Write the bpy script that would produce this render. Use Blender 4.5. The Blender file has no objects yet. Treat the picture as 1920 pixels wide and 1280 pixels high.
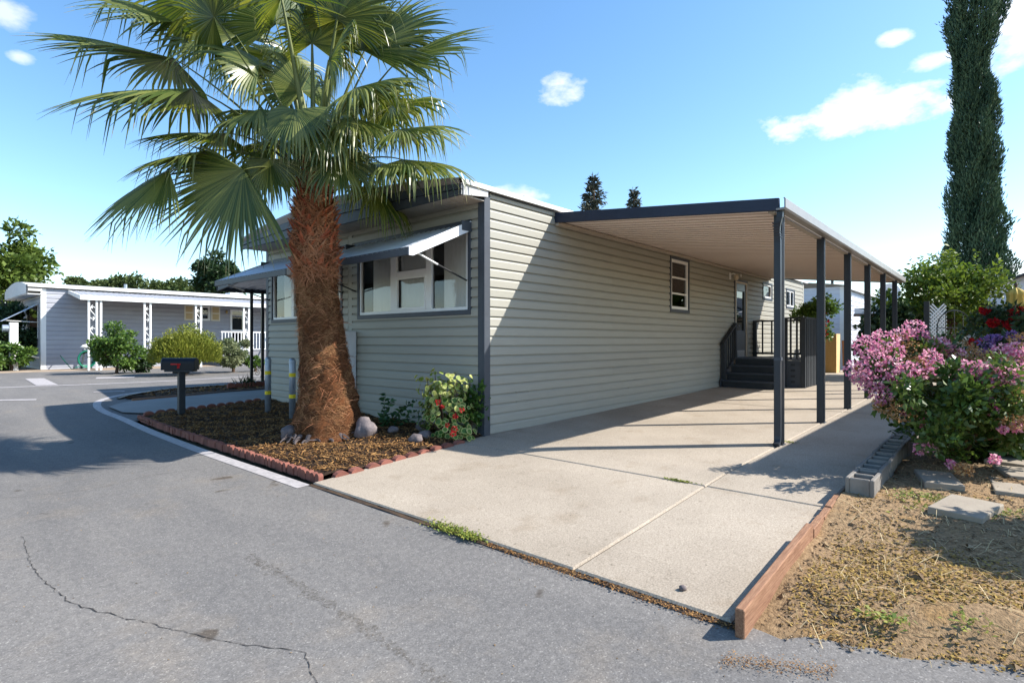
import bpy, math, random
import numpy as np
from mathutils import Vector, Matrix
RAD = math.radians
random.seed(7)
rng = np.random.default_rng(7)
scene = bpy.context.scene
C = scene.collection

# ------------------------------------------------------------------ camera
cam = bpy.data.objects.new('camera', bpy.data.cameras.new('camera'))
C.objects.link(cam)
cam.data.sensor_width = 36.0
cam.data.lens = 36.0 * 1042 / 1920
cam.data.shift_y = -0.001
cam.data.clip_start = 0.05
cam.data.clip_end = 3000
cam.location = (-5.1455, -5.0204, 1.25)
cam.rotation_euler = (RAD(90), 0, RAD(-48.56))
scene.camera = cam
VD = Vector((math.cos(RAD(41.44)), math.sin(RAD(41.44)), 0))     # view direction
RD = Vector((math.sin(RAD(41.44)), -math.cos(RAD(41.44)), 0))    # to the right

# ------------------------------------------------------------------ sky, sun, exposure
SUN_AZ, SUN_EL = 133.0, 41.0          # direction the light travels, height of the sun
SKY_STRENGTH, SUN_STRENGTH, EXPOSURE = 0.148, 5.0, 0.95
world = bpy.data.worlds.new('World')
scene.world = world
world.use_nodes = True
wt = world.node_tree
for n in list(wt.nodes):
    wt.nodes.remove(n)


def N(tree, kind, **kw):
    n = tree.nodes.new(kind)
    for k, v in kw.items():
        setattr(n, k, v)
    return n


def wl(a, b):
    wt.links.new(a, b)


sky = N(wt, 'ShaderNodeTexSky', sky_type='NISHITA')
sky.sun_disc = False
sky.sun_elevation = RAD(SUN_EL)
sky.sun_rotation = RAD(137)
sky.air_density = 1.0
sky.dust_density = 0.45
sky.ozone_density = 1.3
bg = N(wt, 'ShaderNodeBackground')
out = N(wt, 'ShaderNodeOutputWorld')
tco = N(wt, 'ShaderNodeTexCoord')
hs = N(wt, 'ShaderNodeHueSaturation')
hs.inputs['Hue'].default_value = 0.497
hs.inputs['Saturation'].default_value = 1.2
hs.inputs['Value'].default_value = 1.0
wl(sky.outputs['Color'], hs.inputs['Color'])


def wmath(op, a, b=None, c=None, clamp=False):
    m = N(wt, 'ShaderNodeMath', operation=op)
    m.use_clamp = clamp
    for i, q in enumerate((a, b, c)):
        if q is None:
            continue
        if isinstance(q, (int, float)):
            m.inputs[i].default_value = q
        else:
            wl(q, m.inputs[i])
    return m.outputs[0]


def wdot(vec, v):
    m = N(wt, 'ShaderNodeVectorMath', operation='DOT_PRODUCT')
    wl(vec, m.inputs[0])
    m.inputs[1].default_value = v
    return m.outputs['Value']


cn = N(wt, 'ShaderNodeTexNoise')
cn.inputs['Scale'].default_value = 15.0
cn.inputs['Detail'].default_value = 9.0
cn.inputs['Roughness'].default_value = 0.6
cmap = N(wt, 'ShaderNodeMapping')
cmap.inputs['Scale'].default_value = (1, 1, 1.9)
wl(tco.outputs['Generated'], cmap.inputs['Vector'])
wl(cmap.outputs['Vector'], cn.inputs['Vector'])
noise_c = wmath('MULTIPLY', wmath('SUBTRACT', cn.outputs['Fac'], 0.5), 4.2)


def sky_dir(px, py):
    d = VD + RD * ((px - 960) / 1042) + Vector((0, 0, (638 - py) / 1042))
    return d.normalized()


clouds = [(sky_dir(1640, 208), 0.135, 0.030, 1.0), (sky_dir(1615, 180), 0.05, 0.026, 0.8),
          (sky_dir(1062, 168), 0.045, 0.024, 0.75),
          (sky_dir(1682, 72), 0.022, 0.011, 0.7), (sky_dir(1742, 116), 0.034, 0.013, 0.7),
          (sky_dir(1915, 40), 0.055, 0.055, 0.85), (sky_dir(1925, 520), 0.08, 0.05, 0.75),
          (sky_dir(965, 372), 0.06, 0.028, 0.6), (sky_dir(10, 22), 0.03, 0.02, 0.5), (sky_dir(40, 108), 0.016, 0.009, 0.5)]
rc = random.Random(3)
for az0 in (95, 130, 160, 200, 235, 270, 300, 325):           # the same fair-weather clouds all round the sky
    az, el = RAD(az0 + rc.uniform(-8, 8)), RAD(rc.uniform(14, 34))
    clouds.append((Vector((math.cos(az) * math.cos(el), math.sin(az) * math.cos(el), math.sin(el))),
                   rc.uniform(.05, .16), rc.uniform(.02, .045), .85))
cover = None
for d, wa, wb, st in clouds:
    rr = d.cross(Vector((0, 0, 1))).normalized()
    uu = rr.cross(d).normalized()
    cz = wdot(tco.outputs['Generated'], d)
    a = wmath('DIVIDE', wdot(tco.outputs['Generated'], rr / wa), cz)
    b = wmath('DIVIDE', wdot(tco.outputs['Generated'], uu / wb), cz)
    q = wmath('SUBTRACT', wmath('SUBTRACT', 1.0, wmath('MULTIPLY', a, a)), wmath('MULTIPLY', b, b))
    q = wmath('ADD', q, noise_c)
    q = wmath('MULTIPLY', wmath('MULTIPLY', q, 0.85, clamp=True), st)
    q = wmath('MULTIPLY', q, wmath('GREATER_THAN', cz, 0.1))
    cover = q if cover is None else wmath('MAXIMUM', cover, q)
mx = N(wt, 'ShaderNodeMix', data_type='RGBA')
wl(cover, mx.inputs['Factor'])
wl(hs.outputs['Color'], mx.inputs['A'])
mx.inputs['B'].default_value = (5.4, 5.3, 5.4, 1)
wl(mx.outputs['Result'], bg.inputs['Color'])
bg.inputs['Strength'].default_value = SKY_STRENGTH
wl(bg.outputs['Background'], out.inputs['Surface'])

sun = bpy.data.objects.new('sun', bpy.data.lights.new('sun', 'SUN'))
C.objects.link(sun)
sun.data.energy = SUN_STRENGTH
sun.data.angle = RAD(0.53)
sun.data.color = (1.0, 0.955, 0.885)
ld = Vector((math.cos(RAD(SUN_AZ)) * math.cos(RAD(SUN_EL)), math.sin(RAD(SUN_AZ)) * math.cos(RAD(SUN_EL)), -math.sin(RAD(SUN_EL))))
sun.rotation_euler = ld.to_track_quat('-Z', 'Y').to_euler()
sun.location = (20, -20, 30)
vs = scene.view_settings
vs.view_transform = 'Standard'
vs.look = 'None'
vs.exposure = EXPOSURE
vs.gamma = 1.0
vs.use_curve_mapping = False
scene.cycles.use_denoising = True
scene.cycles.sample_clamp_indirect = 6.0
scene.cycles.max_bounces = 8
scene.cycles.diffuse_bounces = 5
scene.cycles.glossy_bounces = 3
scene.cycles.transparent_max_bounces = 12
scene.cycles.caustics_reflective = False
scene.cycles.caustics_refractive = False

# ------------------------------------------------------------------ terrain height


def smooth(a, b, x):
    t = min(max((x - a) / (b - a), 0.0), 1.0)
    return t * t * (3 - 2 * t)


def g(x, y):
    if x < -4: b = -.22
    elif x < 0: b = .055 * x
    elif x < 12: b = .0175 * x
    else: b = .21
    s = smooth(4, 12, y)
    return b * (1 - s) + .05 * s


# ------------------------------------------------------------------ object helpers
ORG = {}


def tag(o, label=None, cat=None, group=None, kind=None):
    if label: o['label'] = label
    if cat: o['category'] = cat
    if group: o['group'] = group
    if kind: o['kind'] = kind
    return o


def thing(name, label, cat, loc, group=None):
    o = bpy.data.objects.new(name, None)
    o.empty_display_size = 0.2
    o.location = loc
    C.objects.link(o)
    ORG[o.name] = Vector(loc)
    return tag(o, label, cat, group)


def link(me, name, mat, parent, origin=None, smooth_=False):
    if mat: me.materials.append(mat)
    if smooth_:
        me.polygons.foreach_set('use_smooth', [True] * len(me.polygons))
    o = bpy.data.objects.new(name, me)
    C.objects.link(o)
    if parent:
        o.parent = parent
        ORG[o.name] = ORG[parent.name]
    else:
        o.location = origin
        ORG[o.name] = Vector(origin)
    return o


def inst(src, name, parent, loc, rot=(0, 0, 0), scale=(1, 1, 1)):
    """another object that shares the mesh of src (mesh modelled round its own origin)"""
    o = bpy.data.objects.new(name, src)
    C.objects.link(o)
    if parent:
        o.parent = parent
        o.location = Vector(loc) - ORG[parent.name]
    else:
        o.location = loc
    ORG[o.name] = Vector(loc)
    o.rotation_euler = rot
    o.scale = scale
    return o


class MB:
    def __init__(s):
        s.v = []; s.f = []

    def add(s, vs, fs):
        o = len(s.v)
        s.v += [(float(p[0]), float(p[1]), float(p[2])) for p in vs]
        s.f += [tuple(i + o for i in f) for f in fs]
        return s

    def box(s, x0, x1, y0, y1, z0, z1):
        if x0 > x1: x0, x1 = x1, x0
        if y0 > y1: y0, y1 = y1, y0
        if z0 > z1: z0, z1 = z1, z0
        return s.add([(x0, y0, z0), (x1, y0, z0), (x1, y1, z0), (x0, y1, z0), (x0, y0, z1), (x1, y0, z1), (x1, y1, z1), (x0, y1, z1)],
                     [(0, 3, 2, 1), (4, 5, 6, 7), (0, 1, 5, 4), (1, 2, 6, 5), (2, 3, 7, 6), (3, 0, 4, 7)])

    def beam(s, p, q, w, h, up=(0, 0, 1)):
        p, q = Vector(p), Vector(q)
        d = (q - p).normalized()
        up = Vector(up)
        if abs(d.dot(up)) > .99: up = Vector((1, 0, 0))
        a = d.cross(up).normalized() * (w / 2)
        b = a.cross(d).normalized() * (h / 2)
        vs = [p - a - b, p + a - b, p + a + b, p - a + b, q - a - b, q + a - b, q + a + b, q - a + b]
        return s.add(vs, [(0, 1, 2, 3), (7, 6, 5, 4), (0, 4, 5, 1), (1, 5, 6, 2), (2, 6, 7, 3), (3, 7, 4, 0)])

    def tube(s, pts, rad, n=8, cap=True):
        pts = [Vector(p) for p in pts]
        if not isinstance(rad, (list, tuple)): rad = [rad] * len(pts)
        o = len(s.v)
        ref = None
        for i, p in enumerate(pts):
            d = (pts[min(i + 1, len(pts) - 1)] - pts[max(i - 1, 0)])
            d = d.normalized() if d.length > 1e-9 else Vector((0, 0, 1))
            if ref is None:
                ref = Vector((1, 0, 0)) if abs(d.x) < .9 else Vector((0, 1, 0))
            a = (ref - d * ref.dot(d)).normalized()
            ref = a
            b = d.cross(a)
            for k in range(n):
                t = 2 * math.pi * k / n
                q = p + (a * math.cos(t) + b * math.sin(t)) * rad[i]
                s.v.append((q.x, q.y, q.z))
        for i in range(len(pts) - 1):
            for k in range(n):
                k2 = (k + 1) % n
                s.f.append((o + i * n + k, o + i * n + k2, o + (i + 1) * n + k2, o + (i + 1) * n + k))
        if cap:
            s.f.append(tuple(o + k for k in range(n))[::-1])
            s.f.append(tuple(o + (len(pts) - 1) * n + k for k in range(n)))
        return s

    def grid(s, rows, close=False):
        o = len(s.v)
        m = len(rows[0])
        for r in rows:
            s.v += [(float(p[0]), float(p[1]), float(p[2])) for p in r]
        for i in range(len(rows) - 1):
            for j in range(m - 1 if not close else m):
                j2 = (j + 1) % m
                s.f.append((o + i * m + j, o + i * m + j2, o + (i + 1) * m + j2, o + (i + 1) * m + j))
        return s

    def prism(s, poly, vec):
        n = len(poly)
        vec = Vector(vec)
        vs = [Vector(p) for p in poly] + [Vector(p) + vec for p in poly]
        fs = [tuple(range(n))[::-1], tuple(range(n, 2 * n))]
        for i in range(n):
            j = (i + 1) % n
            fs.append((i, j, n + j, n + i))
        return s.add(vs, fs)

    def mesh(s, name, origin=(0, 0, 0)):
        me = bpy.data.meshes.new(name)
        ox, oy, oz = origin
        me.from_pydata([(x - ox, y - oy, z - oz) for x, y, z in s.v], [], s.f)
        me.update()
        return me

    def build(s, name, mat, parent=None, smooth_=False, bevel=0.0, fix=True):
        if parent:
            org = ORG[parent.name]
        else:
            a = np.array(s.v)
            org = Vector(((a[:, 0].min() + a[:, 0].max()) / 2, (a[:, 1].min() + a[:, 1].max()) / 2, a[:, 2].min()))
        me = s.mesh(name, org)
        o = link(me, name, mat, parent, org, smooth_)
        if bevel:
            m = o.modifiers.new('bevel', 'BEVEL')
            m.width = bevel
            m.segments = 1
            m.limit_method = 'ANGLE'
        return o


def npmesh(name, V, nper, mat, parent=None, rnd=None, origin=None, smooth_=False):
    """V: (n, nper, 3) array of separate faces; rnd: one number per face"""
    V = np.asarray(V, dtype=np.float32)
    n = V.shape[0]
    org = ORG[parent.name] if parent else Vector(origin if origin is not None else (float(V[..., 0].mean()), float(V[..., 1].mean()), float(V[..., 2].min())))
    me = bpy.data.meshes.new(name)
    co = (V.reshape(-1, 3) - np.array(org, dtype=np.float32)).astype(np.float32)
    me.vertices.add(n * nper)
    me.vertices.foreach_set('co', co.ravel())
    me.loops.add(n * nper)
    me.loops.foreach_set('vertex_index', np.arange(n * nper, dtype=np.int32))
    me.polygons.add(n)
    me.polygons.foreach_set('loop_start', np.arange(0, n * nper, nper, dtype=np.int32))
    me.update(calc_edges=True)
    if rnd is not None:
        at = me.attributes.new('rnd', 'FLOAT', 'FACE')
        at.data.foreach_set('value', np.asarray(rnd, dtype=np.float32))
    return link(me, name, mat, parent, org, smooth_)


# ------------------------------------------------------------------ materials
MATS = {}


def mat_base(name):
    m = bpy.data.materials.new(name)
    m.use_nodes = True
    t = m.node_tree
    b = t.nodes['Principled BSDF']
    MATS[name] = m
    return m, t, b


def mixc(t, fac, a, b, blend='MIX'):
    m = N(t, 'ShaderNodeMix', data_type='RGBA')
    m.blend_type = blend
    for sock, val in ((m.inputs['Factor'], fac), (m.inputs['A'], a), (m.inputs['B'], b)):
        if isinstance(val, (int, float)): sock.default_value = val
        elif isinstance(val, (tuple, list)): sock.default_value = (*val[:3], 1)
        else: t.links.new(val, sock)
    return m.outputs['Result']


def noise(t, scale, detail=5, rough=.6, vec=None, stretch=None):
    n = N(t, 'ShaderNodeTexNoise')
    n.inputs['Scale'].default_value = scale
    n.inputs['Detail'].default_value = detail
    n.inputs['Roughness'].default_value = rough
    if vec is None:
        vec = N(t, 'ShaderNodeNewGeometry').outputs['Position']
    if stretch:
        mp = N(t, 'ShaderNodeMapping')
        mp.inputs['Scale'].default_value = stretch
        t.links.new(vec, mp.inputs['Vector'])
        vec = mp.outputs['Vector']
    t.links.new(vec, n.inputs['Vector'])
    return n.outputs['Fac']


def ramp(t, fac, a, b):
    m = N(t, 'ShaderNodeMapRange')
    m.inputs['From Min'].default_value = a
    m.inputs['From Max'].default_value = b
    t.links.new(fac, m.inputs['Value'])
    return m.outputs['Result']


def bump(t, b, height, strength, dist):
    n = N(t, 'ShaderNodeBump')
    n.inputs['Strength'].default_value = strength
    n.inputs['Distance'].default_value = dist
    t.links.new(height, n.inputs['Height'])
    t.links.new(n.outputs['Normal'], b.inputs['Normal'])


def M(name, c1, c2=None, scale=4, rough=.6, bumps=0, bscale=60, bdist=.004, metallic=0, objvar=.0, spec=.3, stretch=None, rough2=None):
    m, t, b = mat_base(name)
    b.inputs['Roughness'].default_value = rough
    b.inputs['Metallic'].default_value = metallic
    b.inputs['Specular IOR Level'].default_value = spec
    c2 = c2 or tuple(q * .82 for q in c1)
    col = mixc(t, ramp(t, noise(t, scale, 6, .65, stretch=stretch), .3, .7), c1, c2)
    if objvar:
        oi = N(t, 'ShaderNodeObjectInfo')
        col = mixc(t, ramp(t, oi.outputs['Random'], 0, 1), mixc(t, 1.0, col, (1 - objvar,) * 3, 'MULTIPLY'), mixc(t, 1.0, col, (1 + objvar * .6,) * 3, 'MULTIPLY'))
    t.links.new(col, b.inputs['Base Color'])
    if bumps:
        bump(t, b, noise(t, bscale, 4, .6, stretch=stretch), bumps, bdist)
    return m


def leafmat(name, c1, c2, trans=.3, rough=.45, spec=.35, tcol=None, per_object=False):
    m, t, b = mat_base(name)
    at = N(t, 'ShaderNodeAttribute', attribute_name='rnd')
    fac = N(t, 'ShaderNodeObjectInfo').outputs['Random'] if per_object else at.outputs['Fac']
    col = mixc(t, fac, c1, c2)
    t.links.new(col, b.inputs['Base Color'])
    b.inputs['Roughness'].default_value = rough
    b.inputs['Specular IOR Level'].default_value = spec
    tr = N(t, 'ShaderNodeBsdfTranslucent')
    if tcol:
        t.links.new(mixc(t, 1.0, col, tcol, 'MULTIPLY'), tr.inputs['Color'])
    else:
        t.links.new(col, tr.inputs['Color'])
    ms = N(t, 'ShaderNodeMixShader')
    ms.inputs[0].default_value = trans
    t.links.new(b.outputs['BSDF'], ms.inputs[1])
    t.links.new(tr.outputs['BSDF'], ms.inputs[2])
    t.links.new(ms.outputs['Shader'], t.nodes['Material Output'].inputs['Surface'])
    return m


def glassmat(name, tint=(.95, .97, .97), boost=0.02):
    m, t, b = mat_base(name)
    tp = N(t, 'ShaderNodeBsdfTransparent')
    tp.inputs['Color'].default_value = (*tint, 1)
    gl = N(t, 'ShaderNodeBsdfGlossy')
    gl.inputs['Roughness'].default_value = 0.015
    fr = N(t, 'ShaderNodeFresnel')
    fr.inputs['IOR'].default_value = 1.5
    ad = N(t, 'ShaderNodeMath', operation='MULTIPLY_ADD')
    ad.inputs[1].default_value = 1.1
    ad.inputs[2].default_value = boost
    ad.use_clamp = True
    t.links.new(fr.outputs[0], ad.inputs[0])
    ms = N(t, 'ShaderNodeMixShader')
    t.links.new(ad.outputs[0], ms.inputs[0])
    t.links.new(tp.outputs[0], ms.inputs[1])
    t.links.new(gl.outputs[0], ms.inputs[2])
    t.links.new(ms.outputs[0], t.nodes['Material Output'].inputs['Surface'])
    return m


def groundmat(name, c1, c2, speck, specksc, blot=.5, rough=.9, bs=.5, stain=None, dist=.004):
    m, t, b = mat_base(name)
    b.inputs['Roughness'].default_value = rough
    b.inputs['Specular IOR Level'].default_value = .2
    f = noise(t, specksc, 3, .7)
    f2 = noise(t, specksc * .28, 4, .7)
    col = mixc(t, ramp(t, f, .35, .68), c1, c2)
    col = mixc(t, ramp(t, f2, .62, .74), col, speck)
    big = noise(t, .55, 7, .62)
    col = mixc(t, ramp(t, big, .36, .66), col, mixc(t, 1.0, col, (1 - blot * .55, 1 - blot * .57, 1 - blot * .6), 'MULTIPLY'))
    mid = noise(t, 2.6, 6, .6)
    col = mixc(t, ramp(t, mid, .56, .72), col, mixc(t, 1.0, col, stain or (1.08, 1.05, 1.0), 'MULTIPLY'))
    t.links.new(col, b.inputs['Base Color'])
    bump(t, b, f, bs, dist)
    return m


siding_m = M('sage_siding', (.335, .322, .272), (.308, .296, .25), 3, .55, .12, 90, .002, objvar=.05, stretch=(1, 1, 8))
slate_m = M('slate_trim', (.062, .072, .088), (.048, .056, .07), 5, .5, .05, 60)
slate2_m = M('charcoal_paint', (.036, .040, .046), (.026, .03, .034), 6, .55, .15, 80)
post_m = M('post_paint', (.024, .030, .040), (.018, .022, .03), 5, .45, .08, 60, spec=.4)
white_m = M('white_vinyl', (.78, .78, .76), (.72, .72, .70), 5, .4)
whitepaint_m = M('white_paint', (.74, .75, .77), (.66, .67, .70), 3, .5, .05, 40)
roof_m = M('white_roof', (.74, .74, .72), (.62, .62, .6), 1.4, .5, .1, 20)
soffit_m = M('soffit_beige', (.40, .35, .29), (.36, .31, .26), 2, .6)
panel_m = M('carport_pan', (.86, .76, .69), (.82, .71, .64), 1.3, .45, .03, 20, objvar=.03)
alum_m = M('awning_aluminium', (.62, .66, .72), (.5, .54, .6), 2.5, .38, .05, 30, metallic=.25, spec=.5)  # white metal coloured the pale blue-grey it shows in shade
galv_m = M('galvanised_pipe', (.33, .38, .44), (.25, .29, .35), 9, .42, .1, 90, metallic=.5, spec=.5)
yellow_m = M('yellow_tape', (.80, .62, .02), (.7, .52, .02), 9, .4)
black_m = M('black_paint', (.014, .016, .02), (.01, .011, .014), 6, .4, .05, 50, spec=.4)
mail_m = M('mailbox_black', (.007, .009, .015), (.005, .006, .01), 6, .45, .03, 40, spec=.3)
red_m = M('red_flag', (.62, .015, .02), (.5, .012, .015), 8, .4)
glass_m = glassmat('window_glass')
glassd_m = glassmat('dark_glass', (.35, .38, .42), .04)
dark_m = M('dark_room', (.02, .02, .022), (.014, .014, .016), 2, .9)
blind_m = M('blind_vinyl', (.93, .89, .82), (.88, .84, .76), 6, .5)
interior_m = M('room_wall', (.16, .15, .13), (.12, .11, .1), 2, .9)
asphalt_m, at_, ab_ = mat_base('asphalt')
ab_.inputs['Roughness'].default_value = .92
ab_.inputs['Specular IOR Level'].default_value = .15
vor = N(at_, 'ShaderNodeTexVoronoi')
vor.inputs['Scale'].default_value = 150
at_.links.new(N(at_, 'ShaderNodeNewGeometry').outputs['Position'], vor.inputs['Vector'])
sepc = N(at_, 'ShaderNodeSeparateColor')
at_.links.new(vor.outputs['Color'], sepc.inputs['Color'])
acol = mixc(at_, ramp(at_, sepc.outputs[0], .05, .95), (.142, .134, .125), (.198, .187, .175))
acol = mixc(at_, ramp(at_, sepc.outputs[1], .93, .97), acol, (.27, .255, .235))
acol = mixc(at_, ramp(at_, noise(at_, 26, 6, .75), .38, .62), mixc(at_, 1.0, acol, (.86, .86, .87), 'MULTIPLY'), mixc(at_, 1.0, acol, (1.1, 1.09, 1.08), 'MULTIPLY'))
acol = mixc(at_, ramp(at_, noise(at_, .5, 6, .6, stretch=(2.2, .6, 1)), .40, .64), acol, mixc(at_, 1.0, acol, (.80, .81, .83), 'MULTIPLY'))
acol = mixc(at_, ramp(at_, noise(at_, 1.7, 7, .65), .55, .72), acol, mixc(at_, 1.0, acol, (1.16, 1.10, 1.02), 'MULTIPLY'))
acol = mixc(at_, ramp(at_, noise(at_, 3.3, 3, .5), .70, .76), acol, mixc(at_, 1.0, acol, (.55, .50, .45), 'MULTIPLY'))
at_.links.new(acol, ab_.inputs['Base Color'])
bump(at_, ab_, sepc.outputs[2], .25, .003)
concrete_m = groundmat('concrete', (.47, .402, .322), (.26, .218, .168), (.14, .112, .08), 95, .42, .9, .55, (.84, .81, .77), .003)
path_m = groundmat('path_concrete', (.30, .29, .275), (.23, .22, .21), (.16, .15, .14), 110, .3, .9, .3)
dirt_m = groundmat('dirt', (.35, .235, .128), (.18, .115, .06), (.075, .047, .026), 45, .5, .95, 1.0, (1.12, 1.0, .72), .012)
soil_m = groundmat('bed_soil', (.06, .035, .02), (.03, .018, .011), (.14, .08, .04), 60, .4, .95, 1.0, None, .012)
earth_m = groundmat('earth', (.25, .22, .15), (.19, .17, .11), (.14, .13, .07), 20, .5, .95, .4)
line_m = M('road_paint', (.46, .425, .415), (.27, .25, .245), 16, .7, .25, 90)


def decal(name, c1, c2, lo, hi, sc):
    """thin mark on the road, broken up by noise so that the asphalt shows through"""
    m, t, b = mat_base(name)
    b.inputs['Roughness'].default_value = .95
    b.inputs['Specular IOR Level'].default_value = .1
    t.links.new(mixc(t, ramp(t, noise(t, sc * 1.7, 3, .6), .3, .7), c1, c2), b.inputs['Base Color'])
    tp = N(t, 'ShaderNodeBsdfTransparent')
    ms = N(t, 'ShaderNodeMixShader')
    t.links.new(ramp(t, noise(t, sc, 5, .7), lo, hi), ms.inputs[0])
    t.links.new(tp.outputs[0], ms.inputs[1])
    t.links.new(b.outputs['BSDF'], ms.inputs[2])
    t.links.new(ms.outputs[0], t.nodes['Material Output'].inputs['Surface'])
    return m


crack_m = decal('crack_dark', (.035, .032, .03), (.07, .064, .06), .38, .52, 22)
stain_m = decal('tyre_stain', (.115, .098, .078), (.14, .122, .102), .46, .80, 60)
brick_m = M('terracotta_edger', (.26, .10, .072), (.18, .068, .05), 9, .85, .5, 70, .004, objvar=.22)
block_m = M('cinder_block', (.27, .245, .215), (.17, .155, .14), 7, .95, .8, 110, .004, objvar=.15)
paver_m = M('paver_concrete', (.32, .275, .215), (.25, .21, .165), 6, .9, .5, 80, .004)
board_m = M('redwood_board', (.36, .20, .118), (.17, .078, .043), 7, .85, .6, 30, .005, stretch=(1.0, 16, 16))
ply_m = M('plywood', (.42, .24, .075), (.33, .18, .055), 5, .7, .2, 40, stretch=(8, 8, 1))
chip_m = leafmat('mulch_chip', (.36, .20, .075), (.07, .03, .014), .0, .9, .1)
straw_m = leafmat('dry_straw', (.60, .48, .28), (.36, .26, .13), .1, .8, .1)
clod_m = leafmat('dirt_clod', (.34, .245, .15), (.09, .06, .036), 0, .95, .1)
moss_m = leafmat('dry_ground_cover', (.40, .28, .09), (.25, .16, .05), .15, .9, .1)
weed_m = leafmat('weed_leaf', (.12, .19, .035), (.30, .30, .06), .3, .6, .2)
rock_m = M('river_rock', (.22, .18, .17), (.09, .08, .09), 9, .8, .5, 30, .01, objvar=.3)
# ================================================================== SETTING


def fine(a, b, step, extra=()):
    n = max(1, int(round((b - a) / step)))
    s = {round(a + (b - a) * i / n, 4) for i in range(n + 1)}
    s |= {e for e in extra if a < e < b}
    return sorted(s)


def sheet(xs, ys, dz, fn=None):
    m = MB()
    m.grid([[(x, y, g(x, y) + dz + (fn(x, y) if fn else 0)) for y in ys] for x in xs])
    m.f = [f[::-1] for f in m.f]
    return m


gx = [-900, -300, -100, -45, -20, -10, -6, -4, -2, 0, 2, 4, 8, 12, 18, 30, 60, 120, 400, 900]
gy = [-900, -300, -100, -40, -20, -10, -6, -4, -2, 0, 2, 4, 5, 6, 7, 8, 9, 10, 11, 12, 15, 20, 25, 35, 60, 120, 400, 900]
tag(sheet(gx, gy, -.09).build('ground', earth_m), 'bare dry earth all round the homes', None, kind='structure')
ys_r = [-40, -20, -10, -6, -4, -2, 0, 2] + fine(4, 12, .5) + [14, 18, 22.8]
road = sheet([-60, -30, -14, -8, -6, -5, -4, -3, -2.44], ys_r, 0).build('road', asphalt_m)
tag(road, 'weathered grey asphalt street in front of the driveway', None, kind='structure')
side = sheet([-2.44, -1.2, 0, 2, 4, 6, 8, 12, 20, 40, 80], [5.9] + fine(6.5, 12, .5) + [14, 18, 22.8], 0).build('side_road', asphalt_m)
tag(side, 'grey asphalt side street passing the neighbouring home', None, kind='structure')
apron = sheet([-2.44, -2.2, -1.9, -1.5], [-20, -10, -6, -4], 0)
tag(apron.build('asphalt_apron', asphalt_m), 'asphalt edge of the street below the dirt bed', None, kind='structure')

# driveway of poured slabs with open joints
drive = thing('driveway', 'pale concrete driveway under the carport', None, (0, -2, 0))
del drive['label']
tag(drive, 'pale concrete driveway slabs running under the carport', None, kind='structure')
XJ = [-2.42, -.45, 5.0, 10.4, 17.5]
YJ = [(-4.03, -3.105), (-3.095, -.06)]
for i in range(4):
    for (y0, y1) in YJ:
        x0, x1 = XJ[i] + .007, XJ[i + 1] - .007
        if y1 > -1 and x0 > -.46: y1 = .05
        m = MB()
        xs = fine(x0, x1, 1.2, (0.0, 12.0))
        top = []
        e = .012
        for x in xs:
            zt = g(x, 0) + .022
            xx = min(max(x, x0 + e), x1 - e) if x in (xs[0], xs[-1]) else x
            top.append([(x, y0, zt - .10), (x, y0, zt - e), (xx, y0 + e, zt), (xx, y1 - e, zt), (x, y1, zt - e), (x, y1, zt - .10)])
        first = [(x0, p[1], p[2] - (e if abs(p[2] - (g(x0, 0) + .022)) < 1e-6 else 0)) for p in top[0]]
        last = [(x1, p[1], p[2] - (e if abs(p[2] - (g(x1, 0) + .022)) < 1e-6 else 0)) for p in top[-1]]
        f0 = [(x0, p[1], p[2] if k in (0, 5) else p[2]) for k, p in enumerate(first)]
        m.grid([[(x0, y0, g(x0, 0) - .1)] * 6] + [f0] + top + [last] + [[(x1, y0, g(x1, 0) - .1)] * 6])
        m.f = [f[::-1] for f in m.f]
        # front face
        m.add([(x0, y0, g(x0, 0) - .1), (x0, y1, g(x0, 0) - .1), (x0, y1, g(x0, 0) + .010), (x0, y0, g(x0, 0) + .010)], [(3, 2, 1, 0)])
        m.build('slab', concrete_m, drive)
# dirt lines and fill in the joints
jm = MB()
jm.grid([[(-2.455, y, g(-2.45, y) + .006 + .003 * math.sin(y * 9)), (-2.405 + .012 * math.sin(y * 23) + .01 * math.sin(y * 7), y, g(-2.42, y) + .008)] for y in np.arange(-4.1, .0, .05)])
jo = jm.build('gap_filler', M('gap_dirt', (.09, .055, .03), (.03, .02, .015), 12, .95, .6, 60), drive)
jo['kind'] = 'stuff'
jm = MB()
for (xa, xb, ya, yb) in ((-2.4, 17.4, -3.109, -3.091), (-.459, -.441, -4.03, -.06), (4.991, 5.009, -4.03, .0), (10.391, 10.409, -4.03, .0)):
    xs_ = fine(xa, xb, .6, (0.0, 12.0))
    jm.grid([[(x, ya, g(x, 0) + .008), (x, yb, g(x, 0) + .008)] for x in xs_])
jm.build('joint_filler', M('joint_dark', (.05, .04, .03), (.09, .075, .055), 14, .95, .4, 60), drive)['kind'] = 'stuff'

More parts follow.
